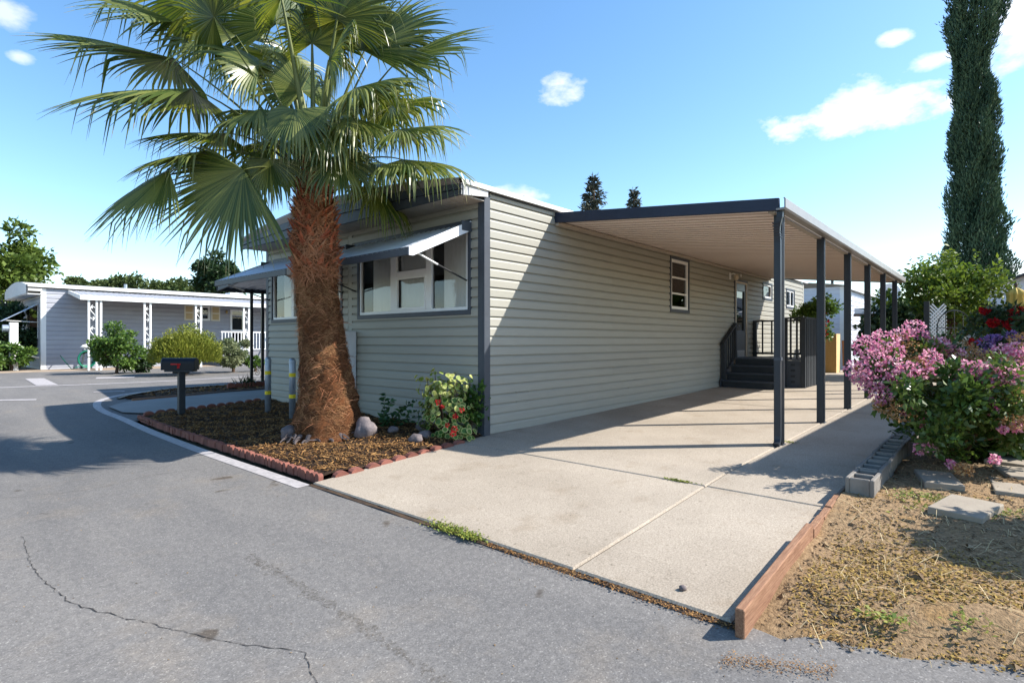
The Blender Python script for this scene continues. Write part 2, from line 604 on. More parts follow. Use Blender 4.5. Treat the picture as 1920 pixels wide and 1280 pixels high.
# concrete path and the strip bed to the left of the home
pm = MB()
rows = []
for x in fine(-2.28, 6, .15, (0,)):
    k = max(0, 1 - (x + 2.28) / .7)
    y0, y1 = 6.14 + .75 * k * k, 8.36 - .55 * k * k
    rows.append([(x, y0 + (y1 - y0) * t / 8, g(x, y0 + (y1 - y0) * t / 8) + .03) for t in range(9)])
pm.grid(rows)
pm.f = [f[::-1] for f in pm.f]
path = pm.build('path', path_m)
tag(path, 'grey concrete path to the left of the mulch bed', None, kind='structure')
sm_ = MB()
rows = []
for x in fine(-1.75, 8, .4, (0,)):
    k = min(1, (x + 1.75) / 1.4)
    y0, y1 = 8.42 + .42 * (1 - k), 8.42 + .47 + 1.25 * k ** .7
    rows.append([(x, y0 + (y1 - y0) * t, g(x, y0) + .02 + .05 * math.sin(math.pi * t)) for t in (0, .12, .3, .5, .7, .88, 1)])
sm_.grid(rows)
sm_.f = [f[::-1] for f in sm_.f]
tag(sm_.build('strip_bed', soil_m), 'narrow bark covered bed between the path and the side street', None, kind='structure')
km = MB()
rows = []
for x in fine(-1.85, 8, .25, (0,)):
    k = min(1, (x + 1.85) / 1.4)
    yy = 8.42 + .45 + 1.3 * max(k, 0) ** .7
    rows.append([(x, yy - .02, g(x, yy) + .045), (x, yy + .20, g(x, yy) + .035), (x, yy + .22, g(x, yy) - .02)])
km.grid(rows)
km.f = [f[::-1] for f in km.f]
tag(km.build('gutter_edge', M('pale_gutter', (.34, .28, .22), (.28, .23, .17), 8, .9, .4, 70)), 'pale concrete edge of the strip bed', None, kind='structure')
tm = MB()
tm.grid([[(x, 8.35, g(x, 8.35) + .065), (x, 8.43, g(x, 8.4) + .065)] for x in fine(-1.75, 7, .7)])
tm.prism([(-1.75, 8.35, g(-1.75, 8.4)), (-1.75, 8.43, g(-1.75, 8.4)), (-1.75, 8.43, g(-1.75, 8.4) + .06), (-1.75, 8.35, g(-1.75, 8.4) + .06)], (8.8, 0, .04))
tag(tm.build('bed_board', board_m), 'long timber edging board between path and strip bed', 'edging')

# mulch bed in front of the home
bm_ = MB()
xs = fine(-2.28, 0, .19)
ys = fine(-.02, 6.08, .2)


def bedz(x, y):
    h = .018 * math.sin(x * 5.1 + y * 2.3) * math.sin(y * 3.7 - x) + .014 * math.sin(x * 11 + y * 8)
    edge = min(1, (x + 2.28) / .3, (y + .02) / .25, (6.08 - y) / .25)
    d = math.hypot(x + 1.29, y - 1.5)
    return .035 + h + .03 * max(edge, 0) + .06 * math.exp(-(d / .8) ** 2)


bm_.grid([[(x, y, g(x, y) + bedz(x, y)) for y in ys] for x in xs])
bm_.f = [f[::-1] for f in bm_.f]
tag(bm_.build('mulch_bed', soil_m, smooth_=True), 'bark mulch bed round the palm in front of the home', None, kind='structure')


def flat_chips(n, x0, x1, y0, y1, zf, lmin, lmax, w, tilt, seed):
    r = np.random.default_rng(seed)
    x = r.uniform(x0, x1, n); y = r.uniform(y0, y1, n)
    z = np.array([zf(a, b) for a, b in zip(x, y)]) + r.uniform(0, .015, n)
    th = r.uniform(0, 2 * np.pi, n); ti = r.normal(0, tilt, n)
    L = r.uniform(lmin, lmax, n) / 2
    d = np.stack([np.cos(th) * np.cos(ti), np.sin(th) * np.cos(ti), np.sin(ti)], 1)
    s = np.stack([-np.sin(th), np.cos(th), r.normal(0, .45, n)], 1) * (w * r.uniform(.6, 1.5, n))[:, None]
    p = np.stack([x, y, z], 1)
    c = np.zeros((n, 4, 3))
    c[:, 0] = p - d * L[:, None] - s; c[:, 1] = p + d * L[:, None] - s * .6
    c[:, 2] = p + d * L[:, None] + s * .7; c[:, 3] = p - d * L[:, None] + s
    return c, r.uniform(0, 1, n)


cz, rz = flat_chips(26000, -2.22, -.01, .03, 6.02, lambda a, b: g(a, b) + bedz(a, b), .018, .065, .0042, .3, 5)
tag(npmesh('bark_chips', cz, 4, chip_m, None, rz), 'loose shredded bark covering the bed', None, kind='stuff')
cz, rz = flat_chips(2200, -1.4, 6, 8.55, 9.9, lambda a, b: g(a, b) + .06, .04, .11, .008, .3, 6)
keep = cz[:, 0, 1] < 8.42 + .47 + 1.25 * np.minimum(1, (cz[:, 0, 0] + 1.75) / 1.4) ** .7 - .1
tag(npmesh('strip_bark_chips', cz[keep], 4, chip_m, None, rz[keep]), 'loose bark on the narrow strip bed', None, kind='stuff')

# dirt bed right of the driveway
nz = {}


def lump(x, y):
    v = ((.030) * math.sin(3.1 * x + 1.7 * y) * math.sin(2.3 * y - x + 1) + .012 * math.sin(9 * x + 2) * math.sin(8 * y + x * 3)
         + .006 * math.sin(21 * x + 5 * y) * math.sin(19 * y - 7 * x))
    return v


def dirtz(x, y):
    rise = .05 * smooth(-2.4, -1.2, x) + .03 * smooth(-4.2, -5.2, y)
    return .012 + rise + lump(x, y) * smooth(-2.45, -2.0, x)


xs = fine(-2.42, 1.5, .07) + fine(1.8, 12, .4) + [14, 18, 24]
dm = MB()
rows = []
for x in xs:
    yy = [-4.10, -4.16] + list(np.arange(-4.25, -6.3, -.085)) + [-6.6, -7.2, -8, -10, -14]
    row = []
    for y in yy:
        xo = x
        if x < -1.4:        # wavy front border that runs back from the street to the right
            sh = .42 * min(max((-4.25 - y) / 1.0, 0), 1.4) + .03 * math.sin(y * 11) + .02 * math.sin(y * 27)
            xo = x + sh * (1 - (x + 2.42) / 1.02)
        edge = smooth(0, .55, x + 2.42)
        row.append((xo, y, g(xo, y) + dirtz(xo, y) * edge + .005 - (.03 if x < -2.4 else 0)))
    rows.append(row)
dm.grid(rows)
tag(dm.build('dirt_bed', dirt_m, smooth_=True), 'dry lumpy dirt bed right of the driveway', None, kind='structure')
r = np.random.default_rng(11)


def dirt_pts(n, x0, x1, y0, y1):
    x = r.uniform(x0, x1, n); y = r.uniform(y0, y1, n)
    ok = x > -2.46 + .42 * np.clip((-4.25 - y) / 1.0, 0, 1.4) + r.exponential(.10, n)
    x, y = x[ok], y[ok]
    bd_ = -2.42 + .42 * np.clip((-4.25 - y) / 1.0, 0, 1.4)
    return x, y, np.array([g(a, b) + .005 + dirtz(a, b) * smooth(0, .5, a - c) for a, b, c in zip(x, y, bd_)])


# clods: little octahedra
x, y, z = dirt_pts(12000, -2.4, 2.2, -6.2, -4.15)
s = r.gamma(1.2, .0035, len(x)) + .0022
ax = np.stack([s * r.uniform(.7, 1.4, len(x)), s * r.uniform(.7, 1.4, len(x)), s * r.uniform(.5, 1, len(x))], 1)
th = r.uniform(0, 6.28, len(x))
ct, st = np.cos(th), np.sin(th)
p = np.stack([x, y, z + ax[:, 2] * .3], 1)
E1 = np.stack([ct * ax[:, 0], st * ax[:, 0], 0 * ct], 1); E2 = np.stack([-st * ax[:, 1], ct * ax[:, 1], 0 * ct], 1); E3 = np.stack([0 * ct, 0 * ct, ax[:, 2]], 1)
F = []
for (a, b) in ((E1, E2), (E2, -E1), (-E1, -E2), (-E2, E1)):
    F.append(np.stack([p + a, p + b, p + E3 * .7 + (E1 + E2) * r.uniform(-.5, .5)], 1))
V = np.concatenate(F)
rr_ = np.tile(r.uniform(0, 1, len(x)), 4)
tag(npmesh('dirt_clods', V, 3, clod_m, None, rr_), 'small clods and pebbles scattered over the dirt bed', None, kind='stuff')
# dry straw
x, y, z = dirt_pts(1300, -2.35, 2.0, -6.2, -4.15)
n = len(x)
th = r.uniform(0, 6.28, n); L = r.uniform(.04, .22, n); w = r.uniform(.0008, .002, n)
d = np.stack([np.cos(th), np.sin(th), r.normal(.02, .12, n)], 1); sd = np.stack([-np.sin(th), np.cos(th), 0 * th], 1) * w[:, None]
p0 = np.stack([x, y, z + .006], 1); pm1 = p0 + d * (L / 2)[:, None] + np.stack([0 * x, 0 * x, r.uniform(.0, .03, n)], 1); p1 = p0 + d * L[:, None] + sd * 8
V = np.concatenate([np.stack([p0 - sd, p0 + sd, pm1 + sd, pm1 - sd], 1), np.stack([pm1 - sd, pm1 + sd, p1 + sd, p1 - sd], 1)])
q = r.uniform(0, 1, n)
tag(npmesh('dry_straw', V, 4, straw_m, None, np.tile(q, 2)), 'dry straw and grass stems lying on the dirt', None, kind='stuff')


def tuft_cloud(pts, L, w, up, seed, droop=.3):
    rr = np.random.default_rng(seed)
    n = len(pts)
    th = rr.uniform(0, 6.28, n)
    d = np.stack([np.cos(th), np.sin(th), rr.uniform(up * .4, up * 1.4, n)], 1)
    d /= np.linalg.norm(d, axis=1)[:, None]
    s = np.stack([-np.sin(th), np.cos(th), rr.normal(0, .3, n)], 1) * (w * rr.uniform(.6, 1.4, n))[:, None]
    ll = (L * rr.uniform(.5, 1.4, n))[:, None]
    c = np.zeros((n, 4, 3))
    c[:, 0] = pts; c[:, 1] = pts + d * ll * .5 + s; c[:, 2] = pts + d * ll - np.array([0, 0, 1]) * ll * droop; c[:, 3] = pts + d * ll * .5 - s
    return c, rr.uniform(0, 1, n)


# ochre ground cover in drifts
x, y, z = dirt_pts(30000, -2.3, .4, -6.2, -4.2)
f = np.sin(x * 3.1 + y * 1.3) + np.sin(y * 4.3 - x * 2) + .6 * np.sin(x * 9 + 2) * np.sin(y * 8)
f += 1.1 * (-(x + 1.2))
ok = f + r.normal(0, .6, len(x)) > .35
c, q = tuft_cloud(np.stack([x, y, z], 1)[ok], .022, .006, .7, 12)
tag(npmesh('ground_cover', c, 4, moss_m, None, q), 'dry ochre ground cover spreading over the dirt', None, kind='stuff')
# green weeds on the dirt round the pavers
P_ = []
for (cx, cy, n, sp) in ((-.15, -4.75, 420, .14), (.05, -4.55, 260, .10), (-.05, -4.95, 260, .10), (-2.05, -4.62, 70, .04), (-1.9, -4.9, 40, .05), (-1.1, -5.3, 40, .10)):
    a = r.normal(0, sp, (n, 2)) + (cx, cy)
    P_.append(np.array([(u, v, g(u, v) + dirtz(u, v)) for u, v in a if v < -4.2]))
P_ = np.concatenate(P_)
c, q = tuft_cloud(P_, .036, .007, .8, 13)
tag(npmesh('bed_weeds', c, 4, weed_m, None, q), 'low green weeds growing round the stepping stone', None, kind='stuff')

# painted lines on the road
def ribbon(pts, w, dz):
    pts = [Vector((*p, 0)) for p in pts]
    m = MB(); rows = []
    for i, p in enumerate(pts):
        d = (pts[min(i + 1, len(pts) - 1)] - pts[max(i - 1, 0)]).normalized()
        s = Vector((-d.y, d.x, 0)) * (w / 2 if not callable(w) else w(i) / 2)
        a, b = p + s, p - s
        rows.append([(a.x, a.y, g(a.x, a.y) + dz), (b.x, b.y, g(b.x, b.y) + dz)])
    m.grid(rows)
    m.f = [f if False else f for f in m.f]
    return m


def spline(ctrl, step=.18):
    ctrl = [Vector((*c, 0)) for c in ctrl]
    pts = []
    P = [ctrl[0] * 2 - ctrl[1]] + ctrl + [ctrl[-1] * 2 - ctrl[-2]]
    for i in range(1, len(P) - 2):
        n = max(2, int((P[i + 1] - P[i]).length / step))
        for k in range(n):
            t = k / n
            a, b, c, d = P[i - 1], P[i], P[i + 1], P[i + 2]
            q = .5 * ((2 * b) + (c - a) * t + (2 * a - 5 * b + 4 * c - d) * t * t + (3 * b - a - 3 * c + d) * t ** 3)
            pts.append((q.x, q.y))
    pts.append((ctrl[-1].x, ctrl[-1].y))
    return pts


def paint(name, m, label):
    o = m.build(name, line_m)
    return tag(o, label, None, kind='structure')


paint('edge_line', ribbon(spline([(-2.50, -.05), (-2.50, .9), (-2.50, 2.4), (-2.46, 4.4), (-2.42, 6.2), (-2.44, 7.4), (-2.36, 8.3), (-2.12, 9.1), (-1.55, 9.85), (-.7, 10.35), (.4, 10.6), (3, 10.7), (8, 10.7)]), .13, .004), 'white painted line curving round the corner of the lot')
paint('lane_line', ribbon(spline([(-14, 16.6), (-8, 15.2), (-3.18, 14.1), (.15, 13.5), (4, 13.9), (12, 14.3), (30, 14.5)], .5), .22, .004), 'long white line along the side street')
m = MB(); m.grid([[(-2.45, 14.15, g(-2.4, 14.2) + .008), (-2.02, 14.0, g(-2, 14) + .008)], [(-2.2, 17.9, g(-2, 18) + .008), (-1.76, 17.75, g(-2, 17.7) + .008)]])
paint('stall_mark', m, 'broad white bar painted across the side street')
m = MB(); m.grid([[(-.75, 16.2, .056), (.2, 15.9, .056)], [(-.55, 17.0, .056), (.45, 16.7, .056)]])
paint('stencil_mark', m, 'faded white stencil patch on the side street')
m = MB(); m.grid([[(-3.65, 10.3, g(-3.6, 10.4) + .004), (-3.6, 10.6, g(-3.6, 10.4) + .004)], [(-3.05, 9.95, g(-3, 10) + .004), (-3.0, 10.2, g(-3, 10.1) + .004)]])
paint('dash_mark', m, 'short white dash on the street at far left')
m = MB(); m.grid([[(-1.9, 10.85, g(-1.8, 11) + .004), (-1.86, 11.0, g(-1.8, 11) + .004)], [(-1.35, 10.6, g(-1.3, 10.6) + .004), (-1.3, 10.75, g(-1.3, 10.7) + .004)]])
paint('dash_mark', m, 'faint white dash near the curve of the edge line')

# cracks and the oily streak
rk = random.Random(5)


def crackline(ctrl, w, amp, dz=.003):
    pts = spline(ctrl, .035)
    pts = [(x + rk.gauss(0, amp), y + rk.gauss(0, amp)) for x, y in pts]
    return ribbon(pts, lambda i: w * rk.uniform(.3, 1.3), dz)


for ctrl, w, lab in (([(-4.45, .5), (-4.50, -.3), (-4.47, -.9), (-4.40, -1.25), (-4.16, -1.87), (-4.0, -2.25), (-3.85, -2.54), (-3.90, -2.75), (-3.95, -3.1)], .010, 'jagged crack across the near asphalt'),
                     ([(-4.5, 2.0), (-3.75, 1.68), (-3.3, 1.75), (-2.95, 1.6), (-2.57, 1.5)], .010, 'fine crack reaching the painted edge line')):
    tag(crackline(ctrl, w * .6, .005).build('asphalt_crack', crack_m), lab, None, kind='structure')
tag(crackline([(-3.52, -1.2), (-3.52, -1.8), (-3.54, -2.64), (-3.6, -3.5)], .075, .006, .002).build('tyre_streak', stain_m), 'brown oily streak on the near asphalt', None, kind='structure')

# small litter: stone on the drive, weeds in the joints
ws = []
for (cx, cy, n, sx, sy) in ((-2.43, -2.05, 420, .035, .13), (-2.44, -2.25, 220, .025, .06), (-.455, -2.86, 150, .012, .07), (1.9, -3.12, 60, .03, .06)):
    a = r.normal(0, 1, (n, 2)) * (sx, sy) + (cx, cy)
    ws.append(np.array([(u, v, g(u, v) + .024) for u, v in a]))
c, q = tuft_cloud(np.concatenate(ws), .03, .006, .9, 14)
tag(npmesh('joint_weeds', c, 4, weed_m, None, q), 'low green weeds in the driveway joints', None, kind='stuff')
y = r.uniform(-4.1, -2.4, 900)
lp = np.stack([-2.44 + r.normal(0, .025, 900), y, np.array([g(-2.44, b) + .012 for b in y])], 1)
c, q = tuft_cloud(lp, .016, .004, .2, 15)
tag(npmesh('leaf_litter', c, 4, chip_m, None, q), 'brown leaf litter in the gap at the street', None, kind='stuff')
y = r.uniform(-4.4, -4.0, 500); x = -2.5 + r.normal(0, .035, 500) + (y + 4.2) * -.5
lp = np.stack([x - .12, y - .1, np.array([g(a, b) + .008 for a, b in zip(x, y)])], 1)
c, q = tuft_cloud(lp, .012, .0022, .2, 16)
tag(npmesh('corner_litter', c, 4, chip_m, None, q), 'dry grass litter by the end of the timber board', None, kind='stuff')
r2 = np.random.default_rng(77)
n = 240
x = r2.uniform(-5.0, -2.6, n); y = r2.uniform(-4.8, 4, n)
lp = np.stack([x, y, np.array([g(a, b) + .003 for a, b in zip(x, y)])], 1)
c, q = tuft_cloud(lp, .012, .004, .1, 17)
tag(npmesh('road_grit', c, 4, clod_m, None, q), 'tiny grit and leaf crumbs on the street', None, kind='stuff')


def rock(name, loc, sx, sy, sz, seed, mat, label, cat, group, sub=2):
    import bmesh
    b = bmesh.new()
    bmesh.ops.create_icosphere(b, subdivisions=sub, radius=1)
    q = random.Random(seed)
    ph = [q.uniform(0, 6) for _ in range(6)]
    for v in b.verts:
        k = 1 + .13 * math.sin(v.co.x * 2.3 + ph[0]) + .11 * math.sin(v.co.y * 2.9 + ph[1]) + .1 * math.sin(v.co.z * 3.1 + ph[2] + v.co.x * 2) + .05 * math.sin(v.co.x * 7 + ph[3]) * math.sin(v.co.y * 6 + ph[4])
        k += .07 * math.sin(v.co.x * 5.3 + ph[5]) * math.sin(v.co.z * 6.1 + ph[1]) + q.gauss(0, .03)
        v.co = Vector((v.co.x * sx * k, v.co.y * sy * k, v.co.z * sz * k))
    me = bpy.data.meshes.new(name)
    b.to_mesh(me); b.free()
    o = link(me, name, mat, None, loc, True)
    o.rotation_euler = (0, 0, q.uniform(0, 6))
    return tag(o, label, cat, group)


rock('stone', (-2.27, -3.72, g(-2.3, 0) + .035), .025, .02, .018, 3, rock_m, 'small brown stone lying on the driveway near the street', 'stone', None, 1)

# timber board along the dirt bed
bd = thing('edging_board', 'reddish timber edging board between driveway and dirt bed', 'board', (-2.48, -4.07, -.14))
m = MB()
for (p0, p1, z0, z1) in (((-2.50, -4.10), (-1.18, -4.085), -.16, .085),):
    a, b_ = Vector((*p0, 0)), Vector((*p1, 0))
    for k in range(1):
        m.prism([(p0[0], p0[1] - .022, g(p0[0], 0) - .04), (p0[0], p0[1] + .022, g(p0[0], 0) - .04), (p0[0], p0[1] + .022, g(p0[0], 0) + .135), (p0[0], p0[1] - .022, g(p0[0], 0) + .135)],
                (p1[0] - p0[0], p1[1] - p0[1], g(p1[0], 0) - g(p0[0], 0)))
m.build('plank', board_m, bd, bevel=.005)
for k, (x0, x1, h) in enumerate(((-1.17, -.88, .10), (-.87, -.66, .092), (-.65, -.47, .098), (-.46, -.28, .09))):
    m = MB()
    m.prism([(x0, -4.11 + k * .004, g(x0, 0) - .04), (x0, -4.065 + k * .004, g(x0, 0) - .04), (x0, -4.065 + k * .004, g(x0, 0) + h), (x0, -4.11 + k * .004, g(x0, 0) + h)], (x1 - x0 - .006, .004, g(x1, 0) - g(x0, 0)))
    m.build('plank', board_m, bd, bevel=.004)

# cinder blocks
def cinder_mesh():
    L, W, H, t = .39, .19, .19, .03
    m = MB()
    xs = [0, t, L / 2 - t / 2, L / 2 + t / 2, L - t, L]
    m.box(0, L, 0, t, 0, H); m.box(0, L, W - t, W, 0, H)
    for a, b in ((0, t), (L / 2 - t / 2, L / 2 + t / 2), (L - t, L)):
        m.box(a, b, t, W - t, 0, H)
    m.box(t, L - t, t, W - t, 0, .05)
    return m


cm = cinder_mesh().mesh('cinder_block', (.195, .095, 0))
cm.materials.append(block_m)
ordn = ['nearest', 'second', 'third', 'fourth', 'fifth', 'sixth', 'seventh', 'eighth']
for k in range(8):
    x = -.04 + k * .396
    o = inst(cm, 'cinder_block', None, (x, -4.205 + .005 * math.sin(k * 2.1), g(x, 0) + .012), (0, 0, .008 * math.sin(k * 3.3)))
    mod = o.modifiers.new('bevel', 'BEVEL'); mod.width = .006; mod.segments = 1
    tag(o, ('hollow grey cinder block, %s of the row beside the driveway' % ordn[k]), 'cinder block', 'cinder blocks beside the driveway')

# stepping stones
for k, (x, y, sx, sy, rz, dz, lab) in enumerate(((-.20, -4.83, .48, .30, -.22, .03, 'sunlit concrete stepping stone with weeds on its far edge'),
                                              (.62, -4.62, .46, .26, .25, .0, 'shaded stepping stone left of the flowering bush'),
                                              (.72, -5.08, .5, .26, .1, .0, 'long shaded stepping stone at the right edge'),
                                              (1.15, -5.15, .4, .3, .3, .01, 'shaded stepping stone beneath the flowering bush at right'),
                                              (1.65, -5.08, .42, .3, -.2, .04, 'raised pale stepping stone farthest right under the bush'))):
    m = MB(); m.box(-sx / 2, sx / 2, -sy / 2, sy / 2, 0, .06)
    me = m.mesh('stepping_stone'); me.materials.append(paver_m)
    o = inst(me, 'stepping_stone', None, (x, y, g(x, y) + dirtz(x, y) - .035 + dz), (.02, -.02, rz))
    mod = o.modifiers.new('bevel', 'BEVEL'); mod.width = .008; mod.segments = 2
    tag(o, lab, 'stepping stone', 'stepping stones in the dirt bed')

# scalloped terracotta edging rows
def scallop(w, t, h):
    m = MB()
    pr = [(-w / 2, 0), (w / 2, 0), (w / 2, h - w * .34)]
    for k in range(1, 6):
        a = math.pi * k / 6
        pr.append((w / 2 * math.cos(a), h - w * .34 + w * .34 * math.sin(a)))
    pr.append((-w / 2, h - w * .34))
    m.prism([(x, -t / 2, z) for x, z in pr][::-1], (0, t, 0))
    return m


def edging(name, p0, p1, pitch, t, h, label, wob=.004, sink=.02):
    p0, p1 = Vector((*p0, 0)), Vector((*p1, 0))
    n = int((p1 - p0).length / pitch)
    th = thing(name, label, 'edging', (p0.x, p0.y, g(p0.x, p0.y)))
    me = scallop(pitch * .96, t, h).mesh('edging_block')
    me.materials.append(brick_m)
    a = math.atan2(p1.y - p0.y, p1.x - p0.x)
    for k in range(n):
        p = p0.lerp(p1, (k + .5) / n)
        inst(me, 'edging_block', th, (p.x + rk.gauss(0, wob), p.y + rk.gauss(0, wob), g(p.x, p.y) - sink + rk.uniform(-.008, .006)), (rk.gauss(0, .05), rk.gauss(0, .04), a + rk.gauss(0, .05)))


edging('garden_edging', (-2.31, -.03), (-2.24, 6.1), .085, .05, .098, 'long row of scalloped red edging along the street side of the bed')
edging('garden_edging', (-2.20, -.07), (-.42, -.05), .165, .07, .092, 'red scalloped edging between the bark bed and the driveway', .012, .025)
edging('garden_edging', (-2.15, 6.16), (-.12, 6.1), .16, .06, .12, 'red scalloped edging between the bark bed and the grey path', .006)
edging('garden_edging', (.35, 9.05), (3.2, 9.05), .17, .07, .2, 'low row of red edging blocks in the strip bed behind the mailbox', .01)
# ================================================================== THE MOBILE HOME
PITCH = .1275


class Plane:
    """u along the wall, o outwards, z up"""
    def __init__(s, kind, off):
        s.kind, s.off = kind, off

    def p(s, u, o, z):
        if s.kind == 'side': return (u, s.off - o, z)       # wall facing -Y
        if s.kind == 'front': return (s.off - o, u, z)      # wall facing -X
        if s.kind == 'left': return (u, s.off + o, z)       # wall facing +Y
        return (s.off + o, u, z)                            # wall facing +X

    def box(s, m, u0, u1, o0, o1, z0, z1):
        a, b = s.p(u0, o0, z0), s.p(u1, o1, z1)
        m.box(a[0], b[0], a[1], b[1], a[2], b[2])
        return m


def z_cuts(z0, z1, cuts):
    segs = [(z0, z1)]
    for a, b in cuts:
        nxt = []
        for s, e in segs:
            if b <= s or a >= e: nxt.append((s, e)); continue
            if a > s: nxt.append((s, a))
            if b < e: nxt.append((b, e))
        segs = nxt
    return [(a, b) for a, b in segs if b - a > .004]


def cells(u0, u1, z0, z1, ops):
    us = sorted({u0, u1} | {q for o in ops for q in (o[0], o[1]) if u0 < q < u1})
    for a, b in zip(us, us[1:]):
        cuts = [(o[2], o[3]) for o in ops if o[0] < (a + b) / 2 < o[1]]
        for s, e in z_cuts(z0, z1, cuts):
            yield a, b, s, e


PROF = [(0.0, .030), (.66, .026), (.78, .020), (.90, .010), (1.0, .004)]


def prof(t):
    for (a, p), (b, q) in zip(PROF, PROF[1:]):
        if a <= t <= b: return p + (q - p) * (t - a) / (b - a)
    return PROF[-1][1]


def plank_piece(m, pl, u0, u1, zl, za, zb, pitch):
    ts = sorted({(za - zl) / pitch, (zb - zl) / pitch} | {t for t, _ in PROF if (za - zl) / pitch < t < (zb - zl) / pitch})
    rows = [[pl.p(u0, prof(t), zl + t * pitch), pl.p(u1, prof(t), zl + t * pitch)] for t in ts]
    low = [pl.p(u0, 0, zl + ts[0] * pitch), pl.p(u1, 0, zl + ts[0] * pitch)]
    m.grid([low] + rows)
    o = len(m.v)
    for u, e in ((u0, 0), (u1, 1)):       # end caps
        base = len(m.v)
        m.v += [pl.p(u, 0, zl + ts[0] * pitch)] + [pl.p(u, prof(t), zl + t * pitch) for t in ts] + [pl.p(u, 0, zl + ts[-1] * pitch)]
        m.f.append(tuple(range(base, base + len(ts) + 2)))


def siding(pl, u0, u1, z0, z1, ops, parent, mat, pitch=PITCH, joined=None, joints=None):
    k = 0
    z = z0
    while z < z1 - .005:
        zt = min(z + pitch, z1)
        us = sorted({u0, u1} | {q for o in ops for q in (o[0], o[1]) if u0 < q < u1 and o[3] > z and o[2] < zt} | ({q for q in joints[k % len(joints)] if u0 < q < u1} if joints else set()))
        runs = []
        for a, b in zip(us, us[1:]):
            cuts = [(o[2], o[3]) for o in ops if o[0] < (a + b) / 2 < o[1]]
            for s, e in z_cuts(z, zt, cuts):
                runs.append((a, b, s, e))
        for a, b, s, e in runs:
            m = joined if joined is not None else MB()
            plank_piece(m, pl, a + (.0012 if joints and a > u0 else 0), b, z, s, e, pitch)
            if joined is None:
                m.build('siding_plank', mat, parent)
        z += pitch
        k += 1


def window(home, pl, u0, u1, z0, z1, trim, mull=(), rails=(), blinds=None, tw=.05, fw=.045, glass=None, label=None, dep=.065, backcol=None, bl_angle=.28):
    """trim ring, vinyl frame, panes, blinds and the dark room behind; mull: [(a,b)], rails: [(a,b,z0,z1)]"""
    m = MB()
    bot = tw * 1.3
    pl.box(m, u0, u1, -.02, .042, z0, z0 + bot); pl.box(m, u0, u1, -.02, .042, z1 - tw, z1)
    pl.box(m, u0, u0 + tw, -.02, .041, z0 + bot, z1 - tw); pl.box(m, u1 - tw, u1, -.02, .041, z0 + bot, z1 - tw)
    w = m.build('window', trim, home, bevel=.003)
    if label: w['label'] = label
    a, b, c, d = u0 + tw, u1 - tw, z0 + bot, z1 - tw
    m = MB()
    pl.box(m, a, b, -.03, .022, c, c + fw); pl.box(m, a, b, -.03, .022, d - fw, d)
    pl.box(m, a, a + fw, -.03, .021, c + fw, d - fw); pl.box(m, b - fw, b, -.03, .021, c + fw, d - fw)
    for (q0, q1) in mull: pl.box(m, q0, q1, -.03, .024, c + fw, d - fw)
    for (q0, q1, r0, r1) in rails: pl.box(m, q0, q1, -.03, .020, r0, r1)
    m.build('frame', white_m, w, bevel=.003)
    edges = [a + fw] + [q for mm in sorted(mull) for q in mm] + [b - fw]
    for i in range(0, len(edges), 2):
        p0, p1 = edges[i], edges[i + 1]
        zs = [c + fw] + sorted([q for rl in rails if rl[0] <= (p0 + p1) / 2 <= rl[1] for q in (rl[2], rl[3])]) + [d - fw]
        for j in range(0, len(zs), 2):
            m = MB()
            m.add([pl.p(p0, -.01, zs[j]), pl.p(p1, -.01, zs[j]), pl.p(p1, -.01, zs[j + 1]), pl.p(p0, -.01, zs[j + 1])], [(0, 1, 2, 3) if pl.kind == 'side' else (3, 2, 1, 0)])
            m.build('pane', glass or glass_m, w)
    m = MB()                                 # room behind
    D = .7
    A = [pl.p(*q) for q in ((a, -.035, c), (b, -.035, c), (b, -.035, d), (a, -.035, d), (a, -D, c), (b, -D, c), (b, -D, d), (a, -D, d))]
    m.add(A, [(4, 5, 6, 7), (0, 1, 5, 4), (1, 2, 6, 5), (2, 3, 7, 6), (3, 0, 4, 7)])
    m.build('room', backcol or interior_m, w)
    if blinds:
        for (q0, q1, step) in blinds:
            n = max(1, int(round((q1 - q0) / step)))
            for i in range(n):
                uc = q0 + (i + .5) * (q1 - q0) / n
                hw = step * .54
                dx, dy = hw * math.cos(bl_angle), hw * math.sin(bl_angle)
                m = MB()
                zz0, zz1 = c + .03, d - .04
                m.grid([[pl.p(uc - dx, -dep - dy, z), pl.p(uc - dx * .3, -dep - dy * .3 + .006, z), pl.p(uc + dx * .3, -dep + dy * .3 + .006, z), pl.p(uc + dx, -dep + dy, z)] for z in (zz0, zz1)])
                m.build('blind_slat', blind_m, w)
    return w


home = thing('mobile_home', 'sage green mobile home with lap siding and slate trim behind the palm', 'mobile home', (0, 0, 0))
HX, HY, HT = 15.25, 6.08, 3.16
SIDE, FRONT = Plane('side', 0), Plane('front', 0)
op_side = [(5.33, 6.16, 1.87, 2.91), (8.88, 9.76, .84, 2.75), (11.05, 11.84, 2.41, 2.85), (13.27, 14.14, 2.27, 2.83)]
op_front = [(.26, 2.81, 1.65, 2.77), (3.34, 5.83, 1.65, 2.77)]
m = MB()
for a, b, s, e in cells(.02, HX, -.1, HT, op_side): SIDE.box(m, a, b, -.05, 0, s, e)
sw = m.build('side_wall', siding_m, home)
siding(SIDE, .078, HX, -.09, HT, op_side, sw, siding_m, joints=[(3.1, 6.9, 10.6, 13.0), (4.4, 8.1, 12.4), (2.3, 7.5, 11.3)])
m = MB()
for a, b, s, e in cells(.02, HY, -.12, 3.04, op_front): FRONT.box(m, a, b, -.05, 0, s, e)
fwall = m.build('front_wall', siding_m, home)
siding(FRONT, .085, 3.02, -.09, 3.04, op_front, fwall, siding_m)
siding(FRONT, 3.13, HY - .06, -.09, 3.04, op_front, fwall, siding_m)
